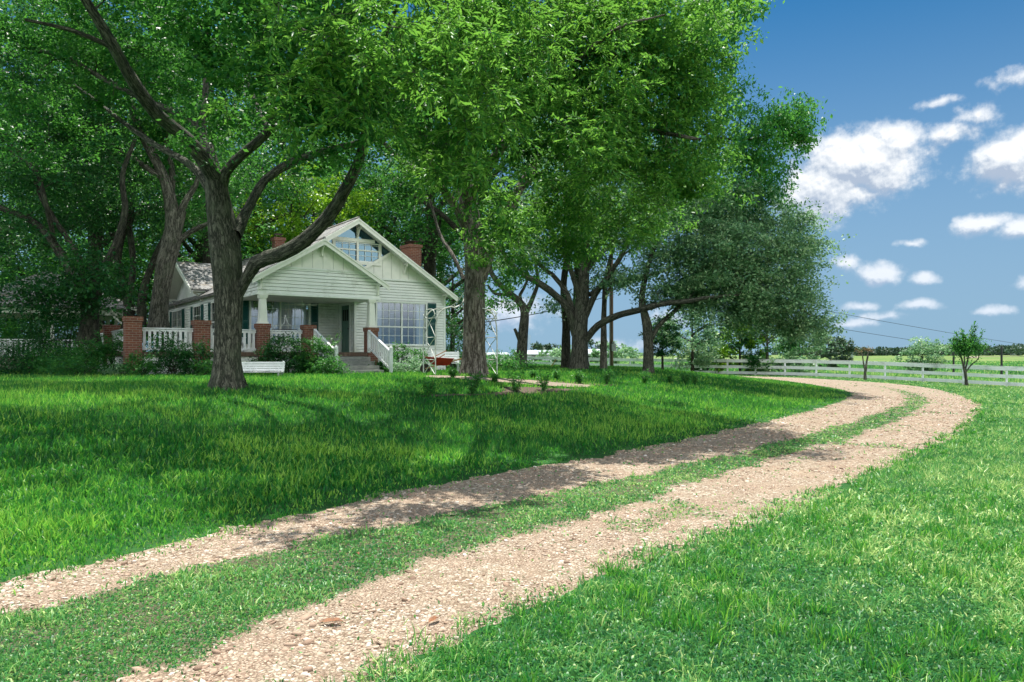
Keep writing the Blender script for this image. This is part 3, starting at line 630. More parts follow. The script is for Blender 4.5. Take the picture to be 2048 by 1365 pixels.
# tapered porch columns on the brick pillars
for a, z0 in ((-4.41, 1.87), (-.13, 1.82)):
    mb = MB(); w0, w1 = .14, .105; f4 = lambda w, z: [(a - w, -.05 - w, z), (a + w, -.05 - w, z), (a + w, -.05 + w, z), (a - w, -.05 + w, z)]
    mb.hexa(f4(w0 + .035, z0), f4(w0 + .03, z0 + .08)); mb.hexa(f4(w0 + .0, z0 + .081), f4(w1, 2.80)); mb.hexa(f4(w1 + .03, 2.801), f4(w1 + .06, 2.93)); mb.build('porch_column', M['cream'], house)
# chimneys
def chimney(a, q, z0, z1, w, d):
    mb = MB(); mb.box((a - w / 2, q - d / 2, z0), (a + w / 2, q + d / 2, z1 - .15)); mb.box((a - w / 2 - .05, q - d / 2 - .05, z1 - .149), (a + w / 2 + .05, q + d / 2 + .05, z1)); c = mb.build('chimney', M['brick'], house)
    mb = MB()
    for x, y in ((-.3, -.25), (.3, -.25), (.3, .25), (-.3, .25)): mb.bar((a + x * w, q + y * d, z1 - .0), (a + x * w, q + y * d, z1 + .16), .03, .03)
    mb.box((a - w * .4, q - d * .4, z1 + .161), (a + w * .4, q + d * .4, z1 + .19)); mb.build('chimney_cap', M['iron'], c)
chimney(4.42, 5.3, -.1, 6.12, .62, .95); chimney(-1.2, 8.2, 4.6, 6.36, .46, .46)
# ---- things on and by the porch
fan = empty('ceiling_fan', hw(-2.35, 1.6, 2.94), HR, label='white ceiling fan with five blades hanging from the porch ceiling', cat='fan')
mb = MB(); mb.tube([(0, 0, 0), (0, 0, -.12)], .015, 6); mb.lathe((0, 0, -.26), [(.05, 0), (.10, .03), (.11, .10), (.05, .14)], 10); mb.build('motor', M['white'], fan)
for k in range(5):
    mb = MB(); c_, s_ = math.cos(k * 1.2566 + .3), math.sin(k * 1.2566 + .3); mb.bar((c_ * .1, s_ * .1, -.2), (c_ * .68, s_ * .68, -.21), .13, .012); mb.build('blade', M['cream'], fan)
def adirondack(loc, rz, label):
    c = empty('adirondack_chair', loc, rz, label=label, cat='chair', group=None); mb = MB()
    for k in range(5): x = -.22 + k * .11; mb.bar((x, .12, .28), (x * 1.25, .42, 1.0 - abs(k - 2) * .04), .09, .018, up=(0, 1, 0))
    mb.build('backrest', M['white_rail'], c); mb = MB()
    for k in range(5): mb.box((-.27, -.36 + k * .1, .36 - k * .022), (.27, -.27 + k * .1, .38 - k * .022))
    mb.build('seat', M['white_rail'], c)
    for x in (-.31, .31):
        mb = MB(); mb.box((x - .07, -.42, .54), (x + .07, .3, .56)); mb.build('armrest', M['white_rail'], c)
        mb = MB(); mb.box((x - .02, -.38, 0), (x + .02, -.3, .539)); mb.bar((x * .92, .35, .03), (x * .92, -.3, .33), .03, .1); mb.build('leg', M['white_rail'], c)
    return c
adirondack(hw(-5.2, 1.3, .83), HR + .5, 'white slatted chair on the porch, seen just right of the big oak trunk')
settee = empty('iron_settee', hw(-3.1, 1.1, .83), HR + .1, label='dark iron settee with scrolled back in front of the curtained porch window', cat='settee')
mb = MB(); mb.tube([(-.6, .2, .4), (-.6, .24, .80), (-.5, .25, .90), (.5, .25, .90), (.6, .24, .80), (.6, .2, .4)], .014, 6); mb.tube([(-.6, .22, .62), (.6, .22, .62)], .01, 6)
for k in range(7):
    x = -.45 + k * .15; mb.tube([(x + .06 * math.cos(t__ * .9), .235, .76 + .06 * math.sin(t__ * .9)) for t__ in range(8)], .008, 5)
mb.build('backrest', M['iron'], settee); mb = MB()
for k in range(6): mb.bar((-.58, -.22 + k * .085, .42), (.58, -.22 + k * .085, .42), .03, .012)
mb.build('seat', M['iron'], settee)
for x, y in ((-.58, -.2), (.58, -.2), (-.58, .2), (.58, .2)): mb = MB(); mb.tube([(x, y, .41), (x * 1.03, y * 1.1, .0)], .013, 6); mb.build('leg', M['iron'], settee)
def slat_bench(loc, rz, label, L_=1.5):
    c = empty('garden_bench', loc, rz, label=label, cat='bench'); mb = MB(); h = L_ / 2
    for k in range(4): z = .50 + k * .105; mb.bar((-h, .23 + k * .025, z), (h, .23 + k * .025, z), .02, .09)
    for x in (-h + .05, h - .05): mb.bar((x, .235, .34), (x, .33, .9), .05, .03)
    mb.build('backrest', M['white_rail'], c); mb = MB()
    for k in range(5): mb.box((-h, -.26 + k * .1, .40), (h, -.17 + k * .1, .42))
    mb.build('seat', M['white_rail'], c)
    for x in (-h + .08, h - .08):
        for y in (-.2, .2): mb = MB(); mb.box((x - .025, y - .025, 0), (x + .025, y + .025, .399)); mb.build('leg', M['steelgrey'], c)
    return c
b1 = onground(508, 23.3); slat_bench(b1 - (0, 0, .12), R(4), 'low white slatted bench half hidden behind the big oak trunk', 1.75).scale = (1, 1, .70)
b2 = onground(891, 29.6); slat_bench(b2 - (0, 0, .03), R(10), 'white slatted bench behind the red wheelbarrow beside the house corner', 1.15)
# wheelbarrow
wb = onground(884, 27.6); w_ = empty('wheelbarrow', wb, R(12), label='red wheelbarrow with wooden handles parked on the grass by the arch', cat='wheelbarrow')
mb = MB(); lo = [(-.34, -.2, .34), (.22, -.2, .30), (.22, .2, .30), (-.34, .2, .34)]; hi = [(-.60, -.34, .62), (.40, -.34, .56), (.40, .34, .56), (-.60, .34, .62)]
mb.hexa(lo, hi); mb.tube(hi + [hi[0]], .018, 6); mb.build('tray', M['red'], w_)
for s_ in (-1, 1): mb = MB(); mb.bar((-.62, s_ * .1, .2), (.95, s_ * .3, .62), .035, .04); mb.build('handle', M['wood'], w_); mb = MB(); mb.bar((.3, s_ * .2, .42), (.42, s_ * .24, 0), .03, .03); mb.build('leg', M['iron'], w_)
mb = MB(); mb.tube([(-.62, -.05, .19), (-.62, .05, .19)], .19, 14); mb.build('wheel', M['iron'], w_)
mb = MB(); mb.bar((-.35, -.1, .60), (.15, .12, .86), .03, .03); mb.tube([(-.1, 0, .6), (.1, .05, .72)], .02, 6); tag(mb.build('tool_handle', M['wood'], None, loc=tuple(wb)), 'wooden tool handle lying across the red wheelbarrow', 'tool')
# blue thing by the stair foot
bb = hw(-2.25, -1.75, .25); mb = MB(); mb.lathe((0, 0, 0), [(.05, 0), (.075, .01), (.085, .14), (.078, .145)], 12); mb.tube([(-.08, 0, .13), (-.05, 0, .2), (.05, 0, .2), (.08, 0, .13)], .006, 5)
tag(mb.build('bucket', M['blue'], None, loc=tuple(bb)), 'small blue bucket on the porch steps beside the left stair post', 'bucket')
# ---- garden arch
A = [onground(871, 25.0), onground(847, 25.9), onground(994, 25.3), onground(967, 26.2)]      # left front, left back, right front, right back
base = sum(A) / 4; arch = empty('garden_arch', base, 0, label='tall white wrought iron garden arch with pointed top in front of a tree trunk', cat='arch')
def spl(P_, n=8):
    P_ = [np.array(p, float) for p in P_]; Q = [P_[0] * 2 - P_[1]] + P_ + [P_[-1] * 2 - P_[-2]]; o = []
    for i in range(1, len(Q) - 2):
        for k in range(n):
            t_ = k / n; o.append(.5 * ((2 * Q[i]) + (-Q[i - 1] + Q[i + 1]) * t_ + (2 * Q[i - 1] - 5 * Q[i] + 4 * Q[i + 1] - Q[i + 2]) * t_ ** 2 + (-Q[i - 1] + 3 * Q[i] - 3 * Q[i + 1] + Q[i + 2]) * t_ ** 3))
    return o + [P_[-1]]
zb = base[2]; apx = (A[0] + A[1] + A[2] + A[3]) / 4; apx[2] = zb + 2.92; apx[0] += .22
def hoop(l, r_, nm):
    mb = MB(); up = np.array([0, 0, 1.]); c = (l + r_) / 2; d = (r_ - l); d[2] = 0
    for p, s_ in ((l, 1), (r_, -1)):
        q = [p, p + up * 1.2, p + up * 1.85 + d * s_ * .02, p + up * 2.18 + d * s_ * .10, p + up * 2.30 + d * s_ * .24]
        e = c + d * (-s_) * .18; e[2] = zb + 2.30; e2 = c * 1.; e2 = (c * .6 + apx * .4) + d * (-s_) * .06; e2[2] = zb + 2.48
        q2 = spl(q + [e, e2, apx], 7); mb.tube([x - base for x in q2], .021, 6)
    return mb.build(nm, M['archwhite'], arch)
hoop(A[0], A[2], 'hoop'); hoop(A[1], A[3], 'hoop')
for f_, b_ in ((A[0], A[1]), (A[2], A[3])):
    mb = MB(); up = np.array([0, 0, 1.]); d = b_ - f_; d[2] = 0; f0 = f_.copy(); f0[2] = zb
    for z in (.55, 1.30, 1.95): mb.tube([f0 + up * z - base, f0 + d + up * z - base], .015, 6)
    for z0, z1 in ((0.02, .55), (.55, 1.30), (1.30, 2.1)):
        for s_ in (0, 1): a0 = f0 + d * s_ + up * z0; a1 = f0 + d * (1 - s_) + up * z1; mid = f0 + d * (.5 + (.5 - s_) * -.0) + up * (z0 + (z1 - z0) * .62); mb.tube([x - base for x in spl([a0, mid, a1], 6)], .013, 5)
    q = [f0 + up * 1.9, f0 + d * .2 + up * 2.22, f0 + d * .8 + up * 2.22, f0 + d + up * 1.9]; mb.tube([x - base for x in spl(q, 6)], .016, 6)
    mb.build('side_lattice', M['archwhite'], arch)
mb = MB(); mb.tube([apx - base - (0, 0, .03), apx - base + (0, 0, .05), apx - base + (0, 0, .13)], [.02, .016, .004], 6)
mb.build('finial', M['archwhite'], arch)
# ---- pavilion on the left
gz0_ = float(gz(-22.7, 37.)); pav = empty('pavilion', (-22.9, 37.0, gz0_), HR, label='open white pavilion with shingled hip roof and railing behind the left shrubs', cat='pavilion')
mb = MB(); h = 3.65; ez, az_ = 2.95, 4.9
for k in range(4):
    c4 = [(-h, -h), (h, -h), (h, h), (-h, h)]; p, q = c4[k], c4[(k + 1) % 4]; n_ = np.cross(np.array(q + (ez,)) - np.array(p + (ez,)), np.array((0, 0, az_)) - np.array(p + (ez,)))
    mb.slab([p + (ez,), q + (ez,), (0, 0, az_)], .1)
mb.build('roof', M['shingle'], pav)
mb = MB(); mb.box((-3.2, -3.2, .0), (3.2, 3.2, .55)); mb.build('deck', M['deck'], pav)
mb = MB()
for k in range(13):
    for s_ in (-1, 1): x = -3.6 + k * .6; mb.bar((x, s_ * 3.0, ez + .05), (x, s_ * 3.62, ez - .14), .05, .10); mb.bar((s_ * 3.0, x, ez + .05), (s_ * 3.62, x, ez - .14), .05, .10)
for s_ in (-1, 1): mb.bar((-3.1, s_ * 3.0, 2.72), (3.1, s_ * 3.0, 2.72), .1, .24); mb.bar((s_ * 3.0, -3.1, 2.721), (s_ * 3.0, 3.1, 2.721), .1, .24)
mb.build('eave_beams', M['cream'], pav)
for x, y in ((-3, -3), (0, -3), (3, -3), (3, 0), (3, 3), (0, 3), (-3, 3), (-3, 0)):
    mb = MB(); mb.box((x - .07, y - .07, .55), (x + .07, y + .07, 2.6))
    for dx, dy in ((1, 0), (-1, 0), (0, 1), (0, -1)):
        if abs(x + dx * .6) <= 3.01 and abs(y + dy * .6) <= 3.01 and (abs(x + dx * .6) == 3 or abs(y + dy * .6) == 3): mb.bar((x, y, 2.1), (x + dx * .5, y + dy * .5, 2.58), .06, .09)
    mb.build('post', M['cream'], pav)
for p, q in (((-3, -3), (0, -3)), ((0, -3), (3, -3)), ((3, -3), (3, 0)), ((3, 0), (3, 3)), ((-3, 3), (0, 3)), ((0, 3), (3, 3)), ((-3, -3), (-3, 0)), ((-3, 0), (-3, 3))):
    p = np.array(p, float); q = np.array(q, float); d = (q - p) / 3; mb = MB(); P3 = lambda s_, zz: np.array([p[0] + d[0] * s_, p[1] + d[1] * s_, zz])
    mb.bar(P3(.08, 1.4), P3(2.92, 1.4), .09, .05); mb.bar(P3(.08, .68), P3(2.92, .68), .05, .08)
    for k in range(14): s_ = .2 + k * .2; mb.bar(P3(s_, .72), P3(s_, 1.37), .09, .02, up=(-d[1], d[0], 0))
    mb.build('railing', M['white_rail'], pav)
# ---- board fence
FO, FD = np.array([25.2, 56.0]), np.array([.7071, -.7071])
fence = empty('board_fence', (FO[0], FO[1], float(gz(*FO))), 0, label='long white three board fence between the yard and the pasture', cat='fence'); fz0 = float(gz(*FO)); rot = math.atan2(FD[1], FD[0])
pm = MB(); pm.box((-.055, -.055, -.15), (.055, .055, 1.30)); pme = pm.me('post', M['fence'])
def fpos(t_): x, y = FO + FD * t_; return np.array([x, y, float(gz(x, y))])
ks = list(range(-22, 9)); rr_ = random.Random(3)
for i, k in enumerate(ks):
    p = fpos(k * 2.5); o = link('post', pme, fence, (p[0] - FO[0], p[1] - FO[1], p[2] - fz0), (0, 0, rot + rr_.uniform(-.03, .03)))
    if k == ks[-1]: break
    q = fpos((k + 1) * 2.5); n_ = np.array([-FD[1], FD[0], 0]) * -.075
    if n_[1] > 0: n_ = -n_
    for z in (.20, .68, 1.17):
        a = p - (FO[0], FO[1], fz0) + n_ + (0, 0, z + rr_.uniform(-.012, .012)); b = q - (FO[0], FO[1], fz0) + n_ + (0, 0, z + rr_.uniform(-.012, .012)); d = (b - a); d /= np.linalg.norm(d)
        mb = MB(); mb.bar(a + d * .006, b - d * .006, .03, .23); mb.build('rail', M['fence'], fence)
    if z:
        mb = MB(); up1 = p - (FO[0], FO[1], fz0) + (0, 0, 1.315); up2 = q - (FO[0], FO[1], fz0) + (0, 0, 1.315); mb.bar(up1 + d * .004, up2 - d * .004, .17, .026); 
        if k > -23: mb.build('cap_board', M['fence'], fence)
# ================================================================== trees
def catmull(P_, R_, step=.35):
    P_ = [np.array(p, float) for p in P_]; Q = [2 * P_[0] - P_[1]] + P_ + [2 * P_[-1] - P_[-2]]; o = []; r = []
    for i in range(1, len(Q) - 2):
        n = max(2, int(np.linalg.norm(Q[i + 1] - Q[i]) / step))
        for k in range(n):
            t_ = k / n; o.append(.5 * ((2 * Q[i]) + (-Q[i - 1] + Q[i + 1]) * t_ + (2 * Q[i - 1] - 5 * Q[i] + 4 * Q[i + 1] - Q[i + 2]) * t_ ** 2 + (-Q[i - 1] + 3 * Q[i] - 3 * Q[i + 1] + Q[i + 2]) * t_ ** 3))
            r.append(R_[i - 1] * (1 - t_) + R_[i] * t_)
    return np.array(o + [P_[-1]]), np.array(r + [R_[-1]])
class Wood:
    """all the wood of one tree as one mesh; keeps the skeleton nodes"""
    def __init__(s, seed): s.V = []; s.Q = []; s.B = []; s.n = 0; s.nodes = []; s.rad = []; s.r = np.random.default_rng(seed); s.seed = seed
    def add(s, P_, R_, n=8, lump=.06, flare=0.):
        P_ = np.array(P_, float); R_ = np.array(R_, float); m_ = len(P_); T = np.gradient(P_, axis=0); T /= np.linalg.norm(T, axis=1)[:, None] + 1e-9
        x = np.cross(T[0], (0, .3, 1.)); x = x if np.linalg.norm(x) > .05 else np.array((1., 0, 0)); ang = np.arange(n) * 2 * np.pi / n; L_ = 0; off = s.r.uniform(0, 50)
        for i in range(m_):
            x = x - T[i] * x.dot(T[i]); x /= np.linalg.norm(x); y = np.cross(T[i], x)
            if i: L_ += np.linalg.norm(P_[i] - P_[i - 1])
            w = 1 + lump * 2 * (vnoise(np.cos(ang) * 1.6 + off + 9, np.sin(ang) * 1.6 + L_ / max(R_[i], .02) * .22 + 9, s.seed) - .5) * 2
            if flare: w = w * (1 + flare * math.exp(-L_ / (R_[0] * .9)) * (1 + .45 * np.cos(ang * 5 + off)))
            rr = R_[i] * w; s.V.append(P_[i] + np.outer(np.cos(ang) * rr, x) + np.outer(np.sin(ang) * rr, y))
            s.B.append(np.c_[np.cos(ang) * R_[i] * 1.2 + off, np.sin(ang) * R_[i] * 1.2, np.full(n, L_)])
        k = np.arange(n); j = (k + 1) % n
        for i in range(m_ - 1): a = s.n + i * n; s.Q.append(np.c_[a + k, a + j, a + n + j, a + n + k])
        s.n += m_ * n; s.nodes += list(P_); s.rad += list(R_)
    def limb(s, pts, n=12, flare=0., lump=.06, step=.3, k=1.):
        """pts: (px, py, Y, radius in photo px)"""
        P_ = [W(a, b, c) for a, b, c, d in pts]; R_ = [k * d * c / F for a, b, c, d in pts]
        P_, R_ = catmull(P_, R_, step); s.add(P_, R_, n, lump, flare)
    def grow(s, C, r0=.012, maxr=.10):
        """join every leaf cluster centre to the skeleton by thin crooked branches"""
        N = np.array(s.nodes); RD = np.array(s.rad); d0 = np.array([np.min(((N - c) ** 2).sum(1)) for c in C]); order = np.argsort(d0)
        NN = [N]; RR = [RD]; cur = N; cr = RD
        for q, i in enumerate(order):
            c = C[i]; d = ((cur - c) ** 2).sum(1) * (1 + .6 * (cur[:, 2] > c[2] + .5)); k = int(d.argmin()); a = cur[k]; L_ = np.linalg.norm(c - a)
            if L_ < .15: continue
            r1 = min(cr[k] * .75, r0 + .012 * L_, maxr); m_ = max(3, int(L_ / .45) + 2); t_ = np.linspace(0, 1, m_)[:, None]
            p = a + (c - a) * t_ + s.r.normal(0, .06 * min(L_, 3) ** .7, (m_, 3)) * np.sin(t_ * np.pi) + np.array((0, 0, 1.)) * (.10 * L_) * np.sin(t_ * np.pi)
            s.add(p, np.linspace(r1, r0 * .5, m_), 5 if r1 > .03 else 4, .02); cur = np.vstack([cur, p[1:]]); cr = np.r_[cr, np.linspace(r1, r0 * .6, m_)[1:]]
    def build(s, mat, parent, name='trunk'):
        return link(name, np_mesh(name, np.concatenate(s.V) - np.array(parent.location), [np.concatenate(s.Q)], mat, vec=np.concatenate(s.B), smooth=True), parent)
def leaf_mesh(name, P_, L_, Wd, mat, parent, seed=0, up=.55, droop=.25, clump=None, fold=False, axis=None):
    """P_: leaf bases; each leaf a rhombus (or folded along its midrib)"""
    r = np.random.default_rng(seed + 100); n = len(P_)
    d = r.normal(0, 1, (n, 3)); d[:, 2] = d[:, 2] * .6 - droop
    if axis is not None: d = d * .55 + axis
    d /= np.linalg.norm(d, axis=1)[:, None] + 1e-9
    u = r.normal(0, 1, (n, 3)); u[:, 2] = np.abs(u[:, 2]) + up * 2; w = np.cross(d, u); w /= np.linalg.norm(w, axis=1)[:, None] + 1e-9
    L_ = (L_ * r.uniform(.5, 1.45, n))[:, None]; Wd = L_ * Wd; nrm = np.cross(w, d)
    b = P_; tip = P_ + d * L_ - nrm * L_ * .08; mid = P_ + d * L_ * .48
    tint = np.clip(.5 + r.normal(0, .20, n) + (0 if clump is None else clump), 0, 1)
    if fold:
        l1 = P_ + d * L_ * .35 + w * Wd * .5 + nrm * L_ * .07; r1 = P_ + d * L_ * .35 - w * Wd * .5 + nrm * L_ * .07; l2 = P_ + d * L_ * .7 + w * Wd * .38 + nrm * L_ * .04; r2 = P_ + d * L_ * .7 - w * Wd * .38 + nrm * L_ * .04
        V = np.stack([b, l1, l2, tip, r2, r1], 1).reshape(-1, 3); k = np.arange(n)[:, None] * 6; q = [np.concatenate([k + [0, 1, 2, 3], k + [0, 3, 4, 5]])]; tt = np.repeat(tint, 6)
    else:
        l1 = mid + w * Wd * .5; r1 = mid - w * Wd * .5; V = np.stack([b, l1, tip, r1], 1).reshape(-1, 3); q = [np.arange(n * 4).reshape(n, 4)]; tt = np.repeat(tint, 4)
    return link(name, np_mesh(name, V - np.array(parent.location), q, mat, tint=tt), parent)
def blobs_to_clusters(B, r, hollow=.35):
    """B: (px, py, Y, rx px, ry px, depth m, count) -> cluster centres, biased to the outside of each blob"""
    C = []
    for (px, py, Y, rx, ry, dz, n) in B:
        c = W(px, py, Y); u = r.normal(0, 1, (n, 3)); u /= np.linalg.norm(u, axis=1)[:, None]; u *= (hollow + (1 - hollow) * r.random(n) ** .5)[:, None]
        C.append(c + u * np.array((rx * Y / F, dz, ry * Y / F)))
    return np.concatenate(C)
NLEAF = [0]
def leaves(C, r, per, rad, flat=.5, seed=0):
    n = len(C); k = np.maximum(4, (per * r.uniform(.45, 1.5, n)).astype(int)); idx = np.repeat(np.arange(n), k); m_ = len(idx)
    g_ = np.clip(r.normal(0, .5, (m_, 3)), -1, 1); rs = (rad * r.uniform(.65, 1.3, n))[idx][:, None]
    # sub-clumps inside every cluster give sprigs and gaps
    sub = np.clip(r.normal(0, .62, (n, 9, 3)), -1.15, 1.15); pick = r.integers(0, 9, m_); off = sub[idx, pick] + g_ * .45
    off[:, 2] *= flat; NLEAF[0] += m_; cl = r.normal(0, .11, n)[idx] + r.normal(0, .08, (n, 9))[idx, pick]
    return C[idx] + off * rs, cl
def tree(label, cat, group, base, limbs, blobs, leafm, barkm, per=90, rad=.62, L_=.11, Wd=.5, seed=1, name='oak_tree', flare=.35, hollow=.35, grow=True, up=.55, droop=.25, fold=False, maxr=.10, zmin=None, extra=None, nring=14, flat=.55, thick=1., holes=0.):
    base = np.array(base, float); t_ = empty(name, base, 0, label=label, cat=cat, group=group); wd = Wood(seed); r = np.random.default_rng(seed)
    for i, lb in enumerate(limbs): wd.limb(lb, nring if i == 0 else 10, flare if i == 0 else 0, k=thick * (1 if i == 0 else .86))
    if blobs:
        C = blobs_to_clusters(blobs, r, hollow)
        if extra is not None: C = np.vstack([C, extra])
        if holes: C = C[vnoise(C[:, 0] / 1.35 + 50, C[:, 1] / .85 + 50, seed) > holes]
        C = C[C[:, 2] > (zmin if zmin is not None else base[2] + .3)]
        if grow: wd.grow(C, maxr=maxr)
        P_, cl = leaves(C, r, per, rad, flat); leaf_mesh('crown', P_, L_, Wd, leafm, t_, seed, up, droop, cl, fold)
    wd.build(barkm, t_); return t_
OAKS = 'old oak trees around the house'
# ---- A: the big oak in front of the porch
yA = 18.5; bA = hit(455, 778)
yA = bA[1]
print('A base', bA)
LA = [
 [(455, 790, yA, 38), (455, 775, yA, 35), (455, 720, yA, 31), (457, 640, yA, 31), (456, 560, yA, 32), (450, 480, yA, 33), (440, 420, yA, 30), (430, 350, yA - .2, 25)],
 [(432, 360, yA - .2, 24), (405, 315, yA - .6, 21), (370, 275, yA - 1, 19), (315, 230, yA - 1.6, 18), (270, 170, yA - 2.2, 17), (225, 90, yA - 2.8, 15), (165, -10, yA - 3.4, 12), (110, -110, yA - 4, 8)],
 [(430, 350, yA, 14), (422, 300, yA + .3, 11), (395, 250, yA + .6, 10), (345, 222, yA + .9, 9), (300, 205, yA + 1.2, 8), (210, 160, yA + 1.6, 7), (130, 115, yA + 2, 6), (40, 95, yA + 2.5, 5)],
 [(450, 470, yA, 20), (425, 390, yA + .8, 14), (380, 330, yA + 1.3, 10), (310, 290, yA + 2, 8), (240, 240, yA + 3, 6), (150, 170, yA + 4, 4)],
 [(440, 400, yA, 16), (452, 345, yA - .3, 14), (490, 305, yA - .6, 13), (535, 265, yA - 1, 12), (555, 210, yA - 1.5, 11), (575, 130, yA - 2, 9), (620, 40, yA - 2.5, 7), (650, -60, yA - 3, 5)],
 [(470, 470, yA, 18), (495, 420, yA + .6, 14), (530, 360, yA + 1.2, 12), (585, 325, yA + 1.6, 11), (640, 305, yA + 2, 10), (720, 286, yA + 2.2, 9), (790, 265, yA + 2.2, 8), (835, 240, yA + 2, 7), (900, 215, yA + 1.6, 4)],
 [(478, 590, yA, 12), (510, 528, yA - .3, 20), (560, 508, yA - .6, 21), (610, 480, yA - .9, 20), (655, 435, yA - 1.3, 18), (690, 380, yA - 1.8, 16), (718, 320, yA - 2.3, 14), (732, 260, yA - 2.8, 12), (745, 180, yA - 3.4, 10), (765, 90, yA - 4.2, 7), (800, 0, yA - 5, 5)],
 [(425, 340, yA, 11), (405, 260, yA + .6, 10), (412, 180, yA + 1, 9), (400, 90, yA + 1.5, 7), (360, 10, yA + 2, 5)],
 [(535, 262, yA - 1, 8), (505, 190, yA - .6, 6), (480, 120, yA - .2, 4), (430, 40, yA + .4, 3)],
 [(740, 290, yA + 2, 6), (735, 220, yA + 2, 6), (760, 150, yA + 1.6, 4), (800, 60, yA + 1, 3)],
 [(225, 95, yA - 2.8, 8), (140, 60, yA - 3.2, 6), (50, 40, yA - 3.8, 4)],
]
BA = [(270, 20, yA + 2.2, 330, 110, 2.4, 115), (130, 150, yA + 3, 190, 110, 2.5, 60), (560, 90, yA - 4, 210, 110, 2.2, 85), (700, 190, yA - 3.4, 150, 80, 1.8, 50), (500, 215, yA + 1, 130, 60, 1.4, 22),
      (330, 120, yA + 2, 200, 110, 2, 50), (620, 240, yA + 2, 150, 60, 1.5, 26), (300, -200, yA - 1, 420, 130, 3.0, 80), (620, -230, yA - 4, 240, 110, 1.6, 32), (160, -170, yA - 4.5, 420, 90, 2.2, 62), (480, -220, yA - 6, 300, 80, 1.6, 26), (40, 260, yA + 2.5, 130, 90, 2, 20), (470, 270, yA - 2, 90, 40, .7, 7), (650, 330, yA - 3.4, 60, 36, .6, 5)]
tree('largest near oak, thick dark trunk, one long limb bending over the porch gable', 'tree', OAKS, bA, LA, BA, M['leaf_oak'], M['bark_oak'], per=260, rad=.55, L_=.098, Wd=.54, seed=2, flare=.42, thick=.85, holes=.48)
# ---- near hanging sprays of long leaves (the front of the centre tree's crown)
yE = 27.0; bE = hit(945, 752); yE = bE[1]; print('E base', bE)
LE = [
 [(946, 762, yE, 32), (946, 745, yE, 28), (947, 690, yE, 24), (948, 600, yE, 24), (950, 530, yE, 24), (946, 470, yE, 23), (935, 400, yE, 19), (925, 320, yE, 16), (915, 200, yE - 1, 12), (930, 60, yE - 2, 9), (950, -80, yE - 3, 6)],
 [(962, 560, yE, 13), (978, 510, yE - .2, 15), (995, 460, yE - .5, 14), (1025, 405, yE - .8, 12), (1050, 360, yE - 1, 11), (1075, 320, yE - 1.2, 9), (1080, 318, yE - 1.2, 7)],
 [(1048, 372, yE - 1, 7), (1068, 355, yE - 1.2, 5), (1086, 344, yE - 1.4, 4)],
 [(940, 470, yE, 14), (915, 420, yE - .4, 11), (880, 375, yE - .8, 9), (840, 345, yE - 1.4, 8), (800, 320, yE - 2, 7), (760, 280, yE - 3, 5), (700, 240, yE - 4, 4)],
 [(940, 420, yE, 13), (925, 350, yE - 1.5, 12), (900, 280, yE - 3, 10), (880, 200, yE - 5, 9), (900, 100, yE - 8, 8), (960, 0, yE - 11, 6)],
 [(940, 400, yE, 13), (1000, 300, yE - 3, 11), (1080, 210, yE - 6, 10), (1150, 130, yE - 9, 9), (1230, 60, yE - 11, 4), (1330, 30, yE - 12, 2)],
 [(935, 380, yE, 10), (860, 290, yE - 4, 9), (780, 190, yE - 9, 8), (700, 100, yE - 13, 8), (600, 60, yE - 15, 6)],
 [(1080, 210, yE - 6, 8), (1200, 230, yE - 7, 7), (1300, 260, yE - 8, 6), (1400, 280, yE - 9, 4)],
 [(928, 560, yE, 5), (905, 510, yE + .5, 5), (880, 470, yE + 1, 4), (860, 400, yE + 1, 3)],
]
BE = [(1050, 170, yE - 8, 260, 170, 3.0, 150), (1250, 200, yE - 8, 190, 180, 2.6, 120), (1330, 330, yE - 7, 110, 120, 2.0, 50), (880, 180, yE - 6, 170, 160, 2.5, 80), (1160, 330, yE - 5, 90, 110, 2.0, 34),
      (1200, 430, yE - 4, 150, 80, 2.0, 45), (900, 330, yE - 2.5, 90, 60, 1.6, 22), (1000, 480, yE - 5.5, 60, 110, 1.0, 16), (1320, 60, yE - 9, 150, 100, 2.5, 60), (930, 20, yE - 9, 300, 110, 3, 120), (880, -170, yE - 6, 330, 100, 3.0, 55), (1130, 480, yE - 3, 70, 50, 1.4, 14)]
ET = tree('tall centre tree with a furrowed grey trunk behind the arch and a pale broken limb', 'tree', OAKS, bE, LE, BE, M['leaf_near'], M['bark_grey'], per=320, rad=.60, L_=.11, Wd=.44, seed=5, flare=.38, droop=.5, thick=.93, holes=.45)
# nearest sprays of the same crown, with twigs and single leaves one can make out
wd = Wood(41); r = np.random.default_rng(41); SP = []
wd.limb([(930, -60, 17, 12), (880, -140, 12.5, 17), (760, -110, 10.5, 14), (640, -80, 9.6, 10), (560, -40, 9.2, 5)], 8, 0); wd.limb([(950, -60, 17, 14), (1080, -130, 15, 13), (1230, -90, 15.5, 10), (1360, -40, 17, 6)], 8, 0)
spr = [(560, 190, 9.0, 150, 70, .9, 26), (700, 120, 9.4, 170, 110, 1.1, 60), (860, 150, 10.2, 150, 140, 1.1, 74), (1010, 120, 11.6, 140, 150, 1.2, 90), (1170, 130, 14.5, 150, 160, 1.2, 110), (1310, 180, 17, 120, 170, 1.1, 110), (960, 300, 11, 110, 100, .9, 44), (1175, 310, 13.5, 85, 90, 1, 42), (1250, 400, 16.5, 110, 110, 1, 70), (640, 20, 9.2, 190, 80, 1.2, 46), (950, 0, 11.5, 250, 80, 1.3, 80), (1250, 10, 16, 170, 80, 1.2, 80), (1020, 430, 13, 60, 90, .8, 20), (800, 60, 10, 150, 80, 1.2, 50)]
C = blobs_to_clusters(spr, r, .2); C = C[vnoise(C[:, 0] / 1.1 + 50, C[:, 1] / 1.1 + 50, 77) > .32]; wd.grow(C, r0=.006, maxr=.02)
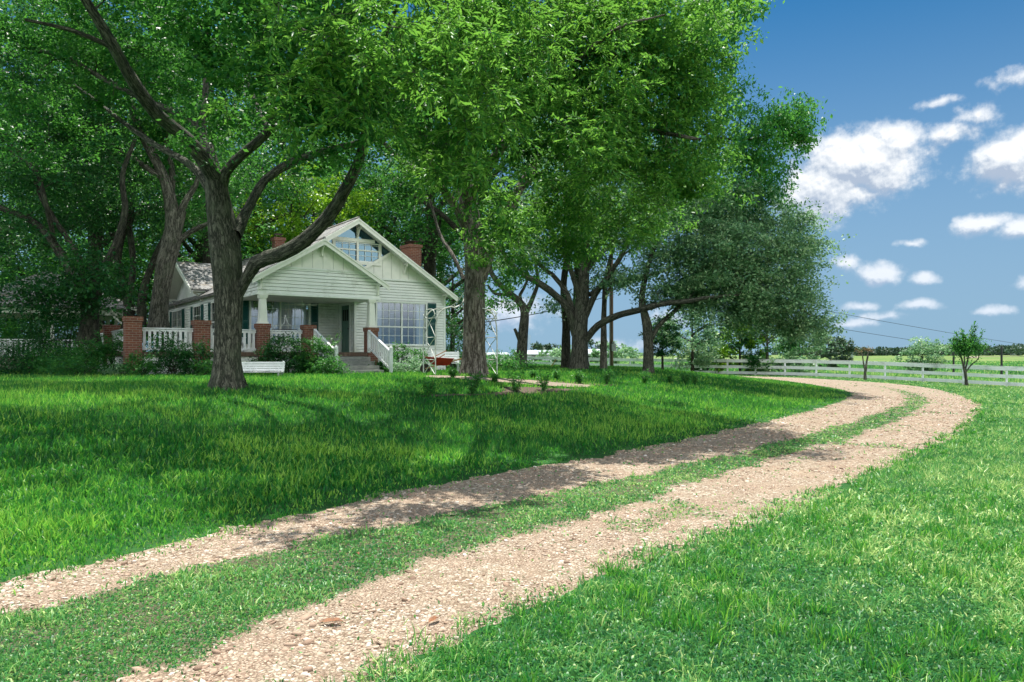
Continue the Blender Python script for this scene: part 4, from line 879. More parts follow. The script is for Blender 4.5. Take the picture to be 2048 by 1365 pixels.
nt_ = 15; n = len(C); dirs = r.normal(0, 1, (n, 5, 3)); dirs[..., 2] = dirs[..., 2] * .5 - .25; dirs /= np.linalg.norm(dirs, axis=2)[..., None]
LP, LAx, cl = [], [], []; r1 = np.linspace(.05, 1, nt_)
for j in range(5):
    ln = r.uniform(.22, .42, n)[:, None]; d = dirs[:, j]; side = np.cross(d, (0, 0, 1.)); side /= np.linalg.norm(side, axis=1)[:, None] + 1e-9
    for i, f_ in enumerate(r1):
        LP.append(C + d * ln * f_ - np.array((0, 0, .08)) * f_ * f_); LAx.append(d * (.75 + f_) + side * (1 if i % 2 else -1) * (1.1 - .6 * f_) + r.normal(0, .25, (n, 3))); cl.append(r.normal(.06 + .12 * f_, .08, n))
    if j < 3:
        for c, dd_, l_ in zip(C, d, ln): wd.add([c, c + dd_ * l_ * .5 - (0, 0, .02), c + dd_ * l_ - (0, 0, .08)], [.004, .003, .0015], 3, 0)
LP = np.concatenate(LP); LAx = np.concatenate(LAx); keep = r.random(len(LP)) < .8; NLEAF[0] += keep.sum()
leaf_mesh('leaf_sprays', LP[keep], .10, .32, M['leaf_near'], ET, 43, .8, .1, np.concatenate(cl)[keep], True, LAx[keep])
wd.build(M['bark_dark'], ET, 'twigs')
# ---- B: lighter oak behind, left
yB = 29.5
LB = [[(318, 668, yB, 24), (318, 640, yB, 21), (322, 590, yB, 20), (332, 530, yB, 21), (345, 480, yB, 21), (345, 430, yB, 16), (330, 360, yB, 12), (300, 300, yB, 10), (275, 250, yB, 9), (250, 160, yB, 6)],
      [(350, 480, yB, 13), (362, 430, yB, 12), (372, 400, yB, 9), (392, 370, yB, 7), (400, 330, yB, 4)], [(348, 490, yB, 9), (380, 465, yB, 7), (415, 448, yB - .5, 6), (450, 430, yB - 1, 4)],
      [(335, 420, yB, 10), (345, 350, yB + .5, 9), (330, 280, yB + .5, 8), (335, 200, yB, 6), (320, 100, yB, 4)], [(330, 360, yB, 8), (285, 330, yB, 7), (240, 300, yB + .5, 6), (190, 280, yB + 1, 5), (140, 270, yB + 1, 4)]]
BB = [(300, 190, yB, 230, 130, 3, 90), (430, 300, yB + 1, 130, 110, 2, 36), (180, 330, yB + 1.5, 150, 80, 2, 36), (330, -40, yB, 300, 150, 4, 90), (450, 430, yB + 1.5, 60, 60, 1.4, 12)]
bB = onground(318, yB); tree('oak with a lighter scarred trunk rising behind the porch railing left of the house', 'tree', OAKS, bB, LB, BB, M['leaf_oak'], M['bark_light'], per=190, rad=.85, L_=.14, Wd=.55, seed=7, thick=.85, holes=.2)
# ---- C, D: dark trunks at the left
yC = 27.5
LC = [[(178, 690, yC, 22), (180, 650, yC, 22), (180, 620, yC, 20), (160, 570, yC, 15), (128, 520, yC, 11), (95, 470, yC, 9), (60, 440, yC, 8), (10, 420, yC, 7), (-40, 400, yC, 5)],
      [(182, 630, yC, 17), (196, 580, yC, 14), (212, 530, yC, 12), (235, 480, yC, 10), (250, 420, yC, 9), (245, 350, yC, 7), (270, 280, yC, 5)],
      [(165, 580, yC, 9), (160, 520, yC, 8), (130, 470, yC, 7), (85, 400, yC, 7), (60, 330, yC, 6), (20, 290, yC, 5)], [(110, 490, yC, 7), (90, 400, yC - 1, 7), (70, 340, yC - 1, 7), (20, 300, yC - 1, 5)]]
BC = [(80, 300, yC, 190, 110, 3, 70), (60, 480, yC + 1, 130, 70, 2, 26), (150, 150, yC, 220, 100, 3, 70), (20, 0, yC, 250, 150, 4, 80), (180, 560, yC - 1.5, 90, 60, 1.2, 22), (90, 590, yC - 1.5, 90, 50, 1.4, 22)]
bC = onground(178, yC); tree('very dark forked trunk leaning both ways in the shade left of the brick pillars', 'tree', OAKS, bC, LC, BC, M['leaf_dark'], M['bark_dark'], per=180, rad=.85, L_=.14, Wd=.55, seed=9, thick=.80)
yD = 36.
LD = [[(258, 660, yD, 11), (257, 600, yD, 10), (245, 560, yD, 8), (236, 520, yD, 7), (245, 470, yD, 7), (262, 430, yD, 6), (255, 330, yD, 5)], [(257, 600, yD, 8), (266, 540, yD, 7), (262, 480, yD, 7), (252, 420, yD, 6), (240, 340, yD, 4)],
      [(283, 650, yD, 11), (285, 590, yD, 9), (300, 540, yD, 8), (322, 490, yD, 7), (350, 440, yD, 6), (380, 390, yD, 4)]]
BD = [(250, 350, yD, 170, 110, 3, 60), (120, 420, yD + 2, 160, 100, 3, 44), (260, 200, yD, 200, 120, 3, 50)]
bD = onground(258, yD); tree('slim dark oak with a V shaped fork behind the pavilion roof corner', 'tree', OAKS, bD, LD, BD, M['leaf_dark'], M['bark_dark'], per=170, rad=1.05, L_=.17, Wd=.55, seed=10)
# ---- trees further back on the left and behind the house
def backtree(px, Y, h, w, label, leafm, seed, n=70, name='background_tree', cat='tree', lean=0, base_clear=.25, per=90, group='trees behind the house', barkm='bark_dark', L_=None):
    b = onground(px, Y); r = np.random.default_rng(seed); H = h; t_ = empty(name, b, 0, label=label, cat=cat, group=group); wd = Wood(seed)
    P_ = [b - (0, 0, .2), b + (lean * .1, 0, H * .2), b + (lean * .4, .1, H * .45), b + (lean, .2, H * .78)]; P_, R_ = catmull(P_, [H * .026, H * .021, H * .015, H * .006], .6); wd.add(P_, R_, 8, .05, .3)
    for k in range(6):
        a = r.uniform(0, 6.28); z = H * r.uniform(.25, .6); e = np.array((math.cos(a), math.sin(a), 0)) * w * .36; q = b + np.array((lean * .3, .1, z)); p3, r3 = catmull([q, q + e * .5 + (0, 0, H * .09), q + e + (0, 0, H * .14)], [H * .012, H * .008, H * .004], .6); wd.add(p3, r3, 6)
    u = r.normal(0, 1, (n, 3)); u /= np.linalg.norm(u, axis=1)[:, None]; u *= (.45 + .55 * r.random(n) ** .5)[:, None]
    bl = 1 + .28 * np.sin(u[:, 0] * 5 + seed) * np.cos(u[:, 2] * 4 + seed * 2)
    C = b + np.array((lean * .6, 0, H * (base_clear + (1 - base_clear) / 2))) + u * bl[:, None] * np.array((w / 2, w / 2.2, H * (1 - base_clear) / 2)); C = C[C[:, 2] > b[2] + .2]
    wd.grow(C, r0=.02); P2, cl = leaves(C, r, per, w * .11, .6); leaf_mesh('crown', P2, L_ or max(.10, .0042 * Y), .52, M[leafm], t_, seed, .5, .2, cl); wd.build(M[barkm], t_); return t_
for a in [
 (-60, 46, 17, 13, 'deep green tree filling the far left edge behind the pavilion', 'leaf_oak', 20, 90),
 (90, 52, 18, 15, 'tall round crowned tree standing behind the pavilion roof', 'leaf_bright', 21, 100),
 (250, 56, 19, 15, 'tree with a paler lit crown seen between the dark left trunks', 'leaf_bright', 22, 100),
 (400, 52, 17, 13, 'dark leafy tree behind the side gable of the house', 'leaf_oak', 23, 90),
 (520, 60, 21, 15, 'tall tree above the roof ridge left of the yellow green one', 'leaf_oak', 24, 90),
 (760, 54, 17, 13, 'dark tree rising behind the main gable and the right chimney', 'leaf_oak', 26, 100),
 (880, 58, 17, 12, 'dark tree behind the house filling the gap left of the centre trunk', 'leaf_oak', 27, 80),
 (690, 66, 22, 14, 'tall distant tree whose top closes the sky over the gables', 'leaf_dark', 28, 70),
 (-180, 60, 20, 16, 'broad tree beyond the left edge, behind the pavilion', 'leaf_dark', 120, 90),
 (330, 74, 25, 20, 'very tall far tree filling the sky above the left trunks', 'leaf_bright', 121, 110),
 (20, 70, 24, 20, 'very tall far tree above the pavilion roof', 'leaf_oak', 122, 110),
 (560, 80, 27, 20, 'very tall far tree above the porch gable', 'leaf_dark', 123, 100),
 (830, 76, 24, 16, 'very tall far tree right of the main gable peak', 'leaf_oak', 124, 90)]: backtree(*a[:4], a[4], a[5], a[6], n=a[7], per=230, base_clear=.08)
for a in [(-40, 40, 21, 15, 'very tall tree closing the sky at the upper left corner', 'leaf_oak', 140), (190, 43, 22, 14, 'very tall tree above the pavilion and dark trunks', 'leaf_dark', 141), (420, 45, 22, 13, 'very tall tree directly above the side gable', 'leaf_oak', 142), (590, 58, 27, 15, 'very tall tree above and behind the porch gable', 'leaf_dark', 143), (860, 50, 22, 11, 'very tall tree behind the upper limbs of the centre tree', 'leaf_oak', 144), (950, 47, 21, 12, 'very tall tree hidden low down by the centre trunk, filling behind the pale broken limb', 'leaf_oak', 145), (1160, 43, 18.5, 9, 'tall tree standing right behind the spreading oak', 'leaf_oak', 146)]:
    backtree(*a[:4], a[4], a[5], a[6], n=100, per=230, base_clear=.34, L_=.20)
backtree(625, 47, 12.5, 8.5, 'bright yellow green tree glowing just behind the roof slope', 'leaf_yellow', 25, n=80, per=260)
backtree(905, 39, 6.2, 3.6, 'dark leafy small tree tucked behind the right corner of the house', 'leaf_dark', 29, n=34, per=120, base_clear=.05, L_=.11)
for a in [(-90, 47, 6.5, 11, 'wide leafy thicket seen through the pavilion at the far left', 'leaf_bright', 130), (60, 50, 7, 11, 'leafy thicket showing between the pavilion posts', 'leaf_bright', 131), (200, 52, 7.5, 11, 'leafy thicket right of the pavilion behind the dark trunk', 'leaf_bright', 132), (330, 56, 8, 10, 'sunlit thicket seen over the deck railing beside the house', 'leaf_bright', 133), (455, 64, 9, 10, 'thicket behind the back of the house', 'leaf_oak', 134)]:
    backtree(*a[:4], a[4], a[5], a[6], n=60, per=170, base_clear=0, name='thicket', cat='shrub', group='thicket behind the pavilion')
# ---- F: small Y shaped trunk
yF = 40.; LF = [[(1041, 745, yF, 17), (1042, 720, yF, 14), (1046, 670, yF, 12), (1049, 625, yF, 11), (1040, 605, yF, 9), (1022, 590, yF, 8), (1000, 570, yF, 7), (985, 550, yF, 6), (980, 530, yF, 5), (990, 500, yF, 4)],
      [(1050, 630, yF, 9), (1062, 605, yF, 7), (1072, 580, yF, 6), (1076, 560, yF, 5), (1070, 520, yF, 4)], [(1044, 690, yF, 8), (1036, 672, yF - .1, 6), (1029, 658, yF - .2, 4)], [(1022, 590, yF, 5), (990, 588, yF, 4), (975, 570, yF, 3)], [(1045, 612, yF, 6), (1040, 590, yF, 5), (1055, 560, yF, 4), (1045, 510, yF, 3)]]
tree('small pale tree forking into a Y with a broken stub right of the arch', 'tree', OAKS, onground(1041, yF), LF, [(1010, 470, yF, 70, 50, 2, 22), (1070, 490, yF + 1, 60, 50, 2, 18), (985, 520, yF, 25, 20, 1, 4)], M['leaf_oak'], M['bark_light'], per=80, rad=.8, L_=.14, seed=31, thick=.8)
# ---- G: spreading oak; H, I: slim trunks; J: right hand oak
yG = 35.5; LG = [[(1157, 752, yG, 33), (1157, 735, yG, 28), (1158, 700, yG, 24), (1160, 650, yG, 24), (1165, 600, yG, 22), (1168, 550, yG, 18), (1172, 480, yG, 13), (1160, 400, yG, 9), (1180, 300, yG, 6)],
      [(1150, 670, yG, 15), (1136, 620, yG - .3, 14), (1110, 590, yG - .6, 13), (1075, 565, yG - 1, 12), (1040, 545, yG - 1.4, 10), (1012, 515, yG - 1.8, 8), (990, 470, yG - 2.2, 6), (975, 420, yG - 2.5, 4)],
      [(1150, 640, yG, 11), (1135, 590, yG + .3, 10), (1105, 550, yG + .6, 9), (1080, 530, yG + 1, 8), (1050, 470, yG + 1.2, 6), (1040, 400, yG + 1.4, 4)],
      [(1163, 610, yG, 14), (1150, 565, yG - .3, 11), (1135, 525, yG - .8, 9), (1110, 480, yG - 1, 7), (1085, 430, yG - 1, 5), (1060, 390, yG - 1, 3)],
      [(1168, 640, yG, 13), (1190, 590, yG - .3, 12), (1215, 555, yG - .8, 10), (1238, 520, yG - 1.2, 9), (1260, 480, yG - 1.5, 7), (1290, 430, yG - 1.5, 5)],
      [(1172, 680, yG, 14), (1195, 652, yG - .5, 14), (1235, 632, yG - 1.2, 13), (1280, 620, yG - 2, 12), (1325, 608, yG - 2.8, 11), (1375, 603, yG - 3.5, 9), (1420, 595, yG - 4, 7), (1480, 590, yG - 4, 5)],
      [(1178, 590, yG, 9), (1215, 570, yG + .5, 8), (1260, 560, yG + 1, 7), (1320, 545, yG + 1.2, 6), (1380, 520, yG + 1.5, 4)], [(1165, 540, yG, 9), (1150, 480, yG + .6, 8), (1130, 400, yG + .8, 6), (1120, 330, yG + .8, 4)], [(1172, 540, yG, 8), (1200, 480, yG + .5, 7), (1220, 400, yG + .5, 5)]]
BG = [(1110, 430, yG, 130, 90, 2.6, 55), (1250, 430, yG - .5, 130, 90, 2.6, 60), (1370, 470, yG - 2, 120, 80, 2.6, 60), (1200, 330, yG, 180, 100, 3, 60), (1330, 560, yG - 2, 110, 36, 1.8, 26), (1050, 500, yG + .5, 70, 40, 1.6, 14), (1120, 610, yG + 1, 26, 22, 1, 5), (1240, 545, yG + 1, 60, 34, 1.4, 10), (1460, 520, yG - 3, 90, 80, 2.2, 40)]
tree('wide spreading oak with many heavy limbs right of the centre tree', 'tree', OAKS, onground(1157, yG), LG, BG, M['leaf_grey'], M['bark_oak'], per=190, rad=.8, L_=.14, Wd=.55, seed=33, flare=.3, thick=.60)
yH = 38.; tree('dark straight trunk close behind the spreading oak', 'tree', OAKS, onground(1131, yH), [[(1130, 750, yH, 19), (1131, 730, yH, 16), (1132, 650, yH, 13), (1128, 560, yH, 11), (1150, 450, yH, 10), (1200, 330, yH - 1, 9), (1290, 220, yH - 3, 7), (1400, 160, yH - 4, 5)],
      [(1290, 220, yH - 3, 6), (1380, 260, yH - 4, 5), (1470, 280, yH - 5, 4), (1550, 270, yH - 5, 3)], [(1200, 330, yH - 1, 6), (1330, 120, yH - 3, 5), (1400, 30, yH - 4, 3)]],
      [(1440, 250, yH - 5, 120, 70, 2.4, 52), (1540, 290, yH - 5.5, 75, 75, 2.0, 40), (1580, 235, yH - 6, 42, 38, 1.2, 13), (1400, 90, yH - 5, 90, 90, 2.4, 50), (1450, 30, yH - 5, 55, 30, 1.4, 12), (1420, 380, yH - 4, 110, 60, 2.4, 46), (1530, 385, yH - 5, 50, 26, 1.4, 10), (1590, 270, yH - 6, 32, 12, .8, 5), (1330, 0, yH - 4, 150, 80, 3, 50), (1300, -150, yH - 4, 300, 120, 4, 60), (1480, 10, yH - 5.5, 32, 12, .8, 4)],
      M['leaf_bright'], M['bark_dark'], per=150, rad=.68, L_=.16, Wd=.45, seed=35, droop=.9, flat=.8, thick=.6)
yI = 36.; tree('slender mottled trunk standing beside the utility pole', 'tree', OAKS, onground(1207, yI), [[(1207, 752, yI, 16), (1207, 730, yI, 14), (1207, 670, yI, 12), (1208, 620, yI, 10), (1212, 560, yI, 9), (1225, 500, yI, 8), (1240, 440, yI, 5)], [(1209, 600, yI, 7), (1222, 570, yI, 6), (1228, 530, yI, 5), (1260, 500, yI, 3)]],
      [(1240, 450, yI + 1, 110, 60, 2, 30), (1300, 500, yI + 1, 80, 40, 2, 16)], M['leaf_grey'], M['bark_light'], per=90, rad=.75, L_=.13, seed=37, thick=.52)
yJ = 33.5; LJ = [[(1297, 758, yJ, 22), (1297, 738, yJ, 18), (1297, 690, yJ, 16), (1294, 650, yJ, 16), (1288, 625, yJ, 13), (1284, 590, yJ, 10), (1300, 520, yJ, 8), (1330, 440, yJ, 5)], [(1302, 680, yJ, 10), (1315, 655, yJ, 9), (1335, 635, yJ, 8), (1360, 612, yJ, 8), (1400, 560, yJ, 7), (1450, 500, yJ, 6), (1500, 440, yJ, 4)],
      [(1365, 608, yJ, 7), (1430, 600, yJ - .5, 6), (1500, 590, yJ - .5, 5), (1570, 600, yJ - .5, 4), (1620, 630, yJ - .5, 3)], [(1400, 560, yJ, 6), (1480, 540, yJ, 5), (1560, 520, yJ, 4)]]
BJ = [(1450, 480, yJ, 130, 90, 3, 80), (1530, 540, yJ, 95, 100, 2.6, 75), (1440, 600, yJ - .5, 120, 36, 2, 34), (1570, 620, yJ, 66, 50, 1.8, 34), (1600, 520, yJ, 44, 50, 1.6, 22), (1590, 450, yJ, 34, 34, 1.4, 12), (1440, 560, yJ, 110, 60, 2.4, 40), (1540, 620, yJ, 95, 50, 2.2, 40), (1605, 655, yJ, 48, 26, 1.2, 14), (1360, 640, yJ + 1, 40, 26, 1.2, 5), (1500, 420, yJ, 90, 50, 2.4, 36), (1635, 655, yJ, 24, 14, .7, 5), (1345, 590, yJ, 70, 22, 1.6, 13), (1500, 650, yJ, 60, 26, 1.4, 11)]
tree('rightmost oak with one branch forking low and a wide grey green crown against the sky', 'tree', OAKS, onground(1297, yJ), LJ, BJ, M['leaf_grey'], M['bark_oak'], per=230, rad=.72, L_=.125, Wd=.55, seed=39, hollow=.3, thick=.60)
# ---- trees and shrubs at and beyond the fence
fr_ = 'small trees and shrubs along the fence'
for a in [(1325, 40.5, 2.9, 2.0, 'dense dark round topped shrub beside the rightmost oak trunk', 'leaf_dark', 50, 40, 'shrub', .22, 110, .11),
 (1385, 62, 6.4, 6.2, 'silvery grey green tree behind the fence between the oak and the yellow shrub', 'leaf_grey', 51, 60, 'tree', .05, 110, None),
 (1232, 84, 2.9, 5.2, 'small grey green bush beyond the fence behind the utility pole', 'leaf_grey', 52, 26, 'shrub', .0, 90, None),
 (1120, 88, 2.3, 4.5, 'low bush beyond the fence left of the dark straight trunk', 'leaf_grey', 60, 20, 'shrub', .0, 90, None),
 (1480, 64, 5.2, 5.0, 'yellow green shrub behind the fence under the wide crown', 'leaf_yellow', 53, 46, 'shrub', .0, 110, None),
 (1535, 62, 6.2, 5.0, 'dark shrub right of the yellow green one behind the fence', 'leaf_dark', 54, 46, 'shrub', .0, 110, None),
 (1600, 66, 5.2, 5.2, 'mid green bushy tree at the right end of the crown behind the fence', 'leaf_grey', 55, 46, 'tree', .0, 100, None),
 (1662, 84, 4.0, 5.0, 'low blue green shrub just left of the open pasture', 'leaf_far', 56, 34, 'shrub', .0, 90, None),
 (1846, 72, 3.7, 4.3, 'round green bush standing alone in the pasture behind the fence', 'leaf_grey', 57, 56, 'shrub', .0, 130, .2),
 (1415, 66, 3.4, 4.6, 'low dark bush behind the shaded part of the fence', 'leaf_dark', 58, 30, 'shrub', .0, 90, None),
 (1550, 63, 1.6, 6, 'low leafy undergrowth mound under the dark shrub at the fence', 'leaf_grey', 59, 26, 'shrub', .0, 90, None),
 (1081, 210, 4.6, 7, 'tiny distant round tree left of the far barn', 'leaf_far', 61, 14, 'tree', .1, 60, .9),
 (1104, 205, 5., 6.5, 'tiny distant yellowish tree right of the far barn', 'leaf_far', 62, 14, 'tree', .1, 60, .9),
 (1192, 190, 5.4, 8, 'distant tree beside the grey far shed', 'leaf_far', 63, 14, 'tree', .1, 60, .9)]:
    backtree(a[0], a[1], a[2], a[3], a[4], a[5], a[6], n=a[7], name='shrub' if a[8] == 'shrub' else 'background_tree', cat=a[8], base_clear=a[9], per=a[10], group=fr_ if a[1] < 150 else 'far trees', L_=a[11])
# pollarded and leafy crape myrtles in front of the fence
def stems(wd, b, list_, n=7):
    for pts, rad in list_:
        P_, R_ = catmull([b + np.array(p) for p in pts], rad, .12); wd.add(P_, R_, n, .08)
bM = onground(1933, 48.2); k = bM[1] / F; t_ = empty('crape_myrtle', bM, 0, label='leafy young vase shaped tree in front of the fence at the right', cat='tree'); wd = Wood(70); r = np.random.default_rng(70)
v3 = lambda dx, dy, y=0: (dx * k, y, dy * k)
stems(wd, bM, [([v3(0, -4), v3(-1, 12), v3(-3, 28), v3(-6, 38)], [.14, .10, .085, .07]), ([v3(-5, 34), v3(-9, 52), v3(-13, 62), v3(-16, 72)], [.07, .055, .04, .03]), ([v3(-3, 30), v3(2, 50), v3(4, 66), v3(6, 78)], [.065, .05, .04, .03]),
   ([v3(-2, 26), v3(10, 42), v3(22, 52), v3(27, 66)], [.05, .04, .03, .025]), ([v3(-5, 36), v3(-4, 56), v3(-6, 70, .2)], [.05, .04, .03])])
tips = [(-38, 92), (-30, 84), (-22, 108), (-12, 110), (-4, 112), (5, 118), (13, 126), (15, 122), (24, 112), (20, 100), (36, 84), (42, 76), (32, 72), (-18, 96), (0, 100), (10, 104), (-26, 74), (28, 92), (-8, 90), (16, 88)]; LPs = []; AX = []
for i, (dx, dy) in enumerate(tips):
    yy = r.uniform(-.5, .5); q = np.array(v3(dx * .45 + (6 if dx > 20 else 0), 62 + dy * .08, yy * .4)); e = np.array(v3(dx, dy, yy)); P_, R_ = catmull([bM + q, bM + (q + e) / 2 + (0, 0, .05), bM + e], [.022, .014, .005], .1); wd.add(P_, R_, 4, 0)
    n = 90; f_ = r.random(n) ** .8; LPs.append(bM + q + (e - q) * f_[:, None] + r.normal(0, .035 + .06 * (1 - f_[:, None]), (n, 3))); AX.append(np.tile(e - q, (n, 1)) * .5 + r.normal(0, .6, (n, 3)))
bc = bM + np.array(v3(0, 78)); LPs.append(bc + r.normal(0, 1, (2600, 3)) * (.42, .36, .34)); AX.append(r.normal(0, 1, (2600, 3)) + (0, 0, .7))
leaf_mesh('crown', np.concatenate(LPs), .13, .5, M['leaf_oak'], t_, 71, .5, -.3, None, False, np.concatenate(AX)); wd.build(M['bark_oak'], t_)
bP = onground(1730, 53.2); k = bP[1] / F; t_ = empty('crape_myrtle', bP, 0, label='small pollarded tree with knobbly bare limbs and reddish tufts in front of the fence', cat='tree'); wd = Wood(72)
stems(wd, bP, [([v3(0, -3), v3(0, 10), v3(1, 22)], [.13, .10, .09]), ([v3(1, 18), v3(3, 34), v3(6, 50), v3(6, 58)], [.085, .07, .06, .05]), ([v3(0, 18), v3(-3, 34), v3(-5, 48), v3(-9, 56)], [.06, .05, .04, .045]), ([v3(6, 54), v3(11, 56), v3(17, 58)], [.04, .035, .02]), ([v3(6, 56), v3(1, 62), v3(-2, 64)], [.04, .03, .02]), ([v3(-9, 54), v3(-15, 58), v3(-21, 59)], [.03, .025, .012])])
LPs = [bP + np.array(v3(dx, dy, 0)) + r.normal(0, 1, (n, 3)) * (.11, .10, .07) for dx, dy, n in ((6, 60, 90), (14, 58, 60), (-2, 62, 50), (-10, 57, 50), (-18, 58, 34), (10, 63, 50), (-7, 51, 20), (0, 63, 20))]
leaf_mesh('crown', np.concatenate(LPs), .08, .45, M['leaf_rust'], t_, 73, .5, -.4); wd.build(M['bark_light'], t_)
# ================================================================== shrubs in the beds
def shrub(px, Y, w, h, label, leafm='leaf_dark', seed=0, n=26, per=90, L_=.075, stem=True, name='shrub', group='shrubs in the beds', Wd=.5, shape=0, d=None):
    b = onground(px, Y); r = np.random.default_rng(seed); t_ = empty(name, b, 0, label=label, cat='shrub', group=group); wd = Wood(seed)
    u = r.normal(0, 1, (n, 3)); u /= np.linalg.norm(u, axis=1)[:, None]; u *= (.35 + .65 * r.random(n) ** .5)[:, None]; u[:, 2] = np.abs(u[:, 2]) if shape == 0 else u[:, 2] * .5 + .55
    C = b + u * np.array((w / 2, (d or w) / 2.4, h * .88)) + (0, 0, .06)
    for j in range(6):
        a = r.uniform(0, 6.28); e = b + np.array((math.cos(a) * w * .2, math.sin(a) * w * .16, h * r.uniform(.4, .7))); P_, R_ = catmull([b + r.normal(0, .05, 3) * (1, 1, 0) - (0, 0, .03), (b + e) / 2, e], [.022, .015, .008], .2); wd.add(P_, R_, 5, .03)
    wd.grow(C, r0=.006, maxr=.015); P2, cl = leaves(C, r, per, w * .13 + .05, .75); P2 = P2[P2[:, 2] > gz(P2[:, 0], P2[:, 1])]; leaf_mesh('foliage', P2, L_, Wd, M[leafm], t_, seed, .5, .1, None, False); wd.build(M['bark_dark'], t_, 'stems'); return t_
for a in [
 (345, 24.4, 1.7, 1.35, 'dark rounded shrub against the deck skirting between the first two brick pillars', 'leaf_dark', 80, 44, 110),
 (392, 24.6, 1.4, 1.35, 'dark shrub growing up the second brick pillar just left of the big oak', 'leaf_dark', 81, 34, 110),
 (285, 23.8, 1.2, .75, 'low bush at the foot of the tall corner brick pillar', 'leaf_oak', 82, 24, 100),
 (528, 26.2, 1.2, 1.35, 'dark bush covering the brick pillar below the left porch column', 'leaf_dark', 83, 32, 120),
 (572, 26.6, 1.7, 1.55, 'tall rounded shrub in front of the porch railing behind the white bench', 'leaf_dark', 84, 52, 120),
 (632, 26.6, 1.6, 1.45, 'rounded shrub beside the left stair railing', 'leaf_oak', 85, 48, 120),
 (658, 25.9, 1.2, .65, 'low sprawling bush at the foot of the left stair railing', 'leaf_oak', 86, 26, 100),
 (798, 30.2, 1.0, 1.55, 'tall thin leafy shrub under the right picture window', 'leaf_oak', 87, 26, 90),
 (836, 30.4, 1.2, 1.15, 'sparse leafy shrub under the window beside the arch', 'leaf_oak', 88, 22, 80),
 (775, 29.0, 1.2, .55, 'low leafy plant at the foot of the right stair post', 'leaf_oak', 89, 22, 90),
 (822, 28.8, 1.7, .5, 'low spreading plants below the window shrub', 'leaf_grey', 90, 24, 90),
 (905, 35.5, 2.2, 2.9, 'tall dark shrub at the back right corner of the house', 'leaf_dark', 91, 44, 110),
 (1008, 31, 1.9, .85, 'broad leafy green weeds right of the centre trunk', 'leaf_bright', 92, 30, 90),
 (1035, 33, 1.6, .5, 'low green weeds between the centre trunk and the Y shaped tree', 'leaf_bright', 93, 18, 80),
 (55, 26, 2.6, 1.15, 'wide low shrub in the far left bed below the pavilion railing', 'leaf_dark', 94, 56, 110),
 (120, 25.4, 2.2, 1.0, 'spreading shrub in the left bed with narrow glossy leaves', 'leaf_oak', 95, 44, 110),
 (185, 25, 1.8, 1.35, 'arching leafy shrub in front of the farthest brick pillar', 'leaf_oak', 96, 44, 110),
 (95, 28, 2.8, 3.5, 'tall dark shrub standing before the pavilion', 'leaf_dark', 97, 70, 120),
 (130, 29, 2.2, 3.9, 'tall thin stemmed leafy shrub between the pavilion and the dark trunk', 'leaf_dark', 98, 56, 110),
 (-20, 25, 2.6, 1.3, 'shrub at the left edge of the bed', 'leaf_dark', 99, 44, 100),
 (222, 25.4, 1.2, 1.95, 'climbing leafy shrub over the second pillar of the left row', 'leaf_oak', 100, 34, 90),
 (238, 24.1, .9, .35, 'little clump of grassy leaves at the bed corner', 'leaf_grey', 101, 14, 80),
 (160, 23.8, 2.4, .55, 'low front row of leafy bedding plants at the left', 'leaf_oak', 102, 34, 90),
 (410, 24.0, 1.1, .5, 'small low plant beside the left side of the big oak', 'leaf_oak', 103, 16, 80)]: shrub(a[0], a[1], a[2], a[3], a[4], a[5], a[6], n=a[7], per=a[8], d=min(a[2], 1.3) if a[0] > 240 and a[0] < 700 else None)
# young shrubs planted in a row
YS = [(858, 795, 30, 'first of the young row, left end beside the dark bed edge'), (944, 791, 42, 'feathery, beside the dark bed edge in front of the trunk'), (1034, 788, 50, 'tallest, in the dark bed in front of the path'), (1087, 783, 40, 'bushiest, at the right end of the dark bed'),
      (988, 768, 20, 'small, behind the path near the arch'), (1066, 758, 16, 'tiny, behind the path on its far side'), (1113, 761, 20, 'small, behind the path right of the tiny one'), (1160, 769, 24, 'in the dark soil at the end of the path'),
      (1214, 770, 28, 'upright, on the lawn below the utility pole'), (1290, 769, 26, 'upright, on the lawn below the rightmost oak'), (1341, 767, 16, 'faint low, on the lawn right of the oak'), (1371, 769, 24, 'left one of the close pair on the lawn'), (1390, 769, 22, 'right one of the close pair on the lawn'), (905, 758, 22, 'slim, beside the front leg of the arch')]
for i, (px, py, hp, txt) in enumerate(YS):
    b = hit(px, py); h = hp * b[1] / F * 1.1; r = np.random.default_rng(200 + i); t_ = empty('young_shrub', b, 0, label='young leafy shrub ' + txt, cat='shrub', group='young shrubs planted on the lawn'); wd = Wood(200 + i); LPs = []
    for j in range(9):
        a = r.uniform(0, 6.28); e = b + np.array((math.cos(a) * h * .34, math.sin(a) * h * .3, h * r.uniform(.6, 1.05))); P_, R_ = catmull([b - (0, 0, .02), (b + e) / 2 + (0, 0, .04), e], [.008, .006, .002], .1); wd.add(P_, R_, 4, 0)
        n = 60; f_ = r.uniform(.12, 1, n); LPs.append(b + (e - b) * f_[:, None] + r.normal(0, .035, (n, 3)))
    leaf_mesh('foliage', np.concatenate(LPs), .065, .42, M['leaf_oak'] if i % 3 else M['leaf_bright'], t_, 200 + i, .4, -.2); wd.build(M['bark_dark'], t_, 'stems')
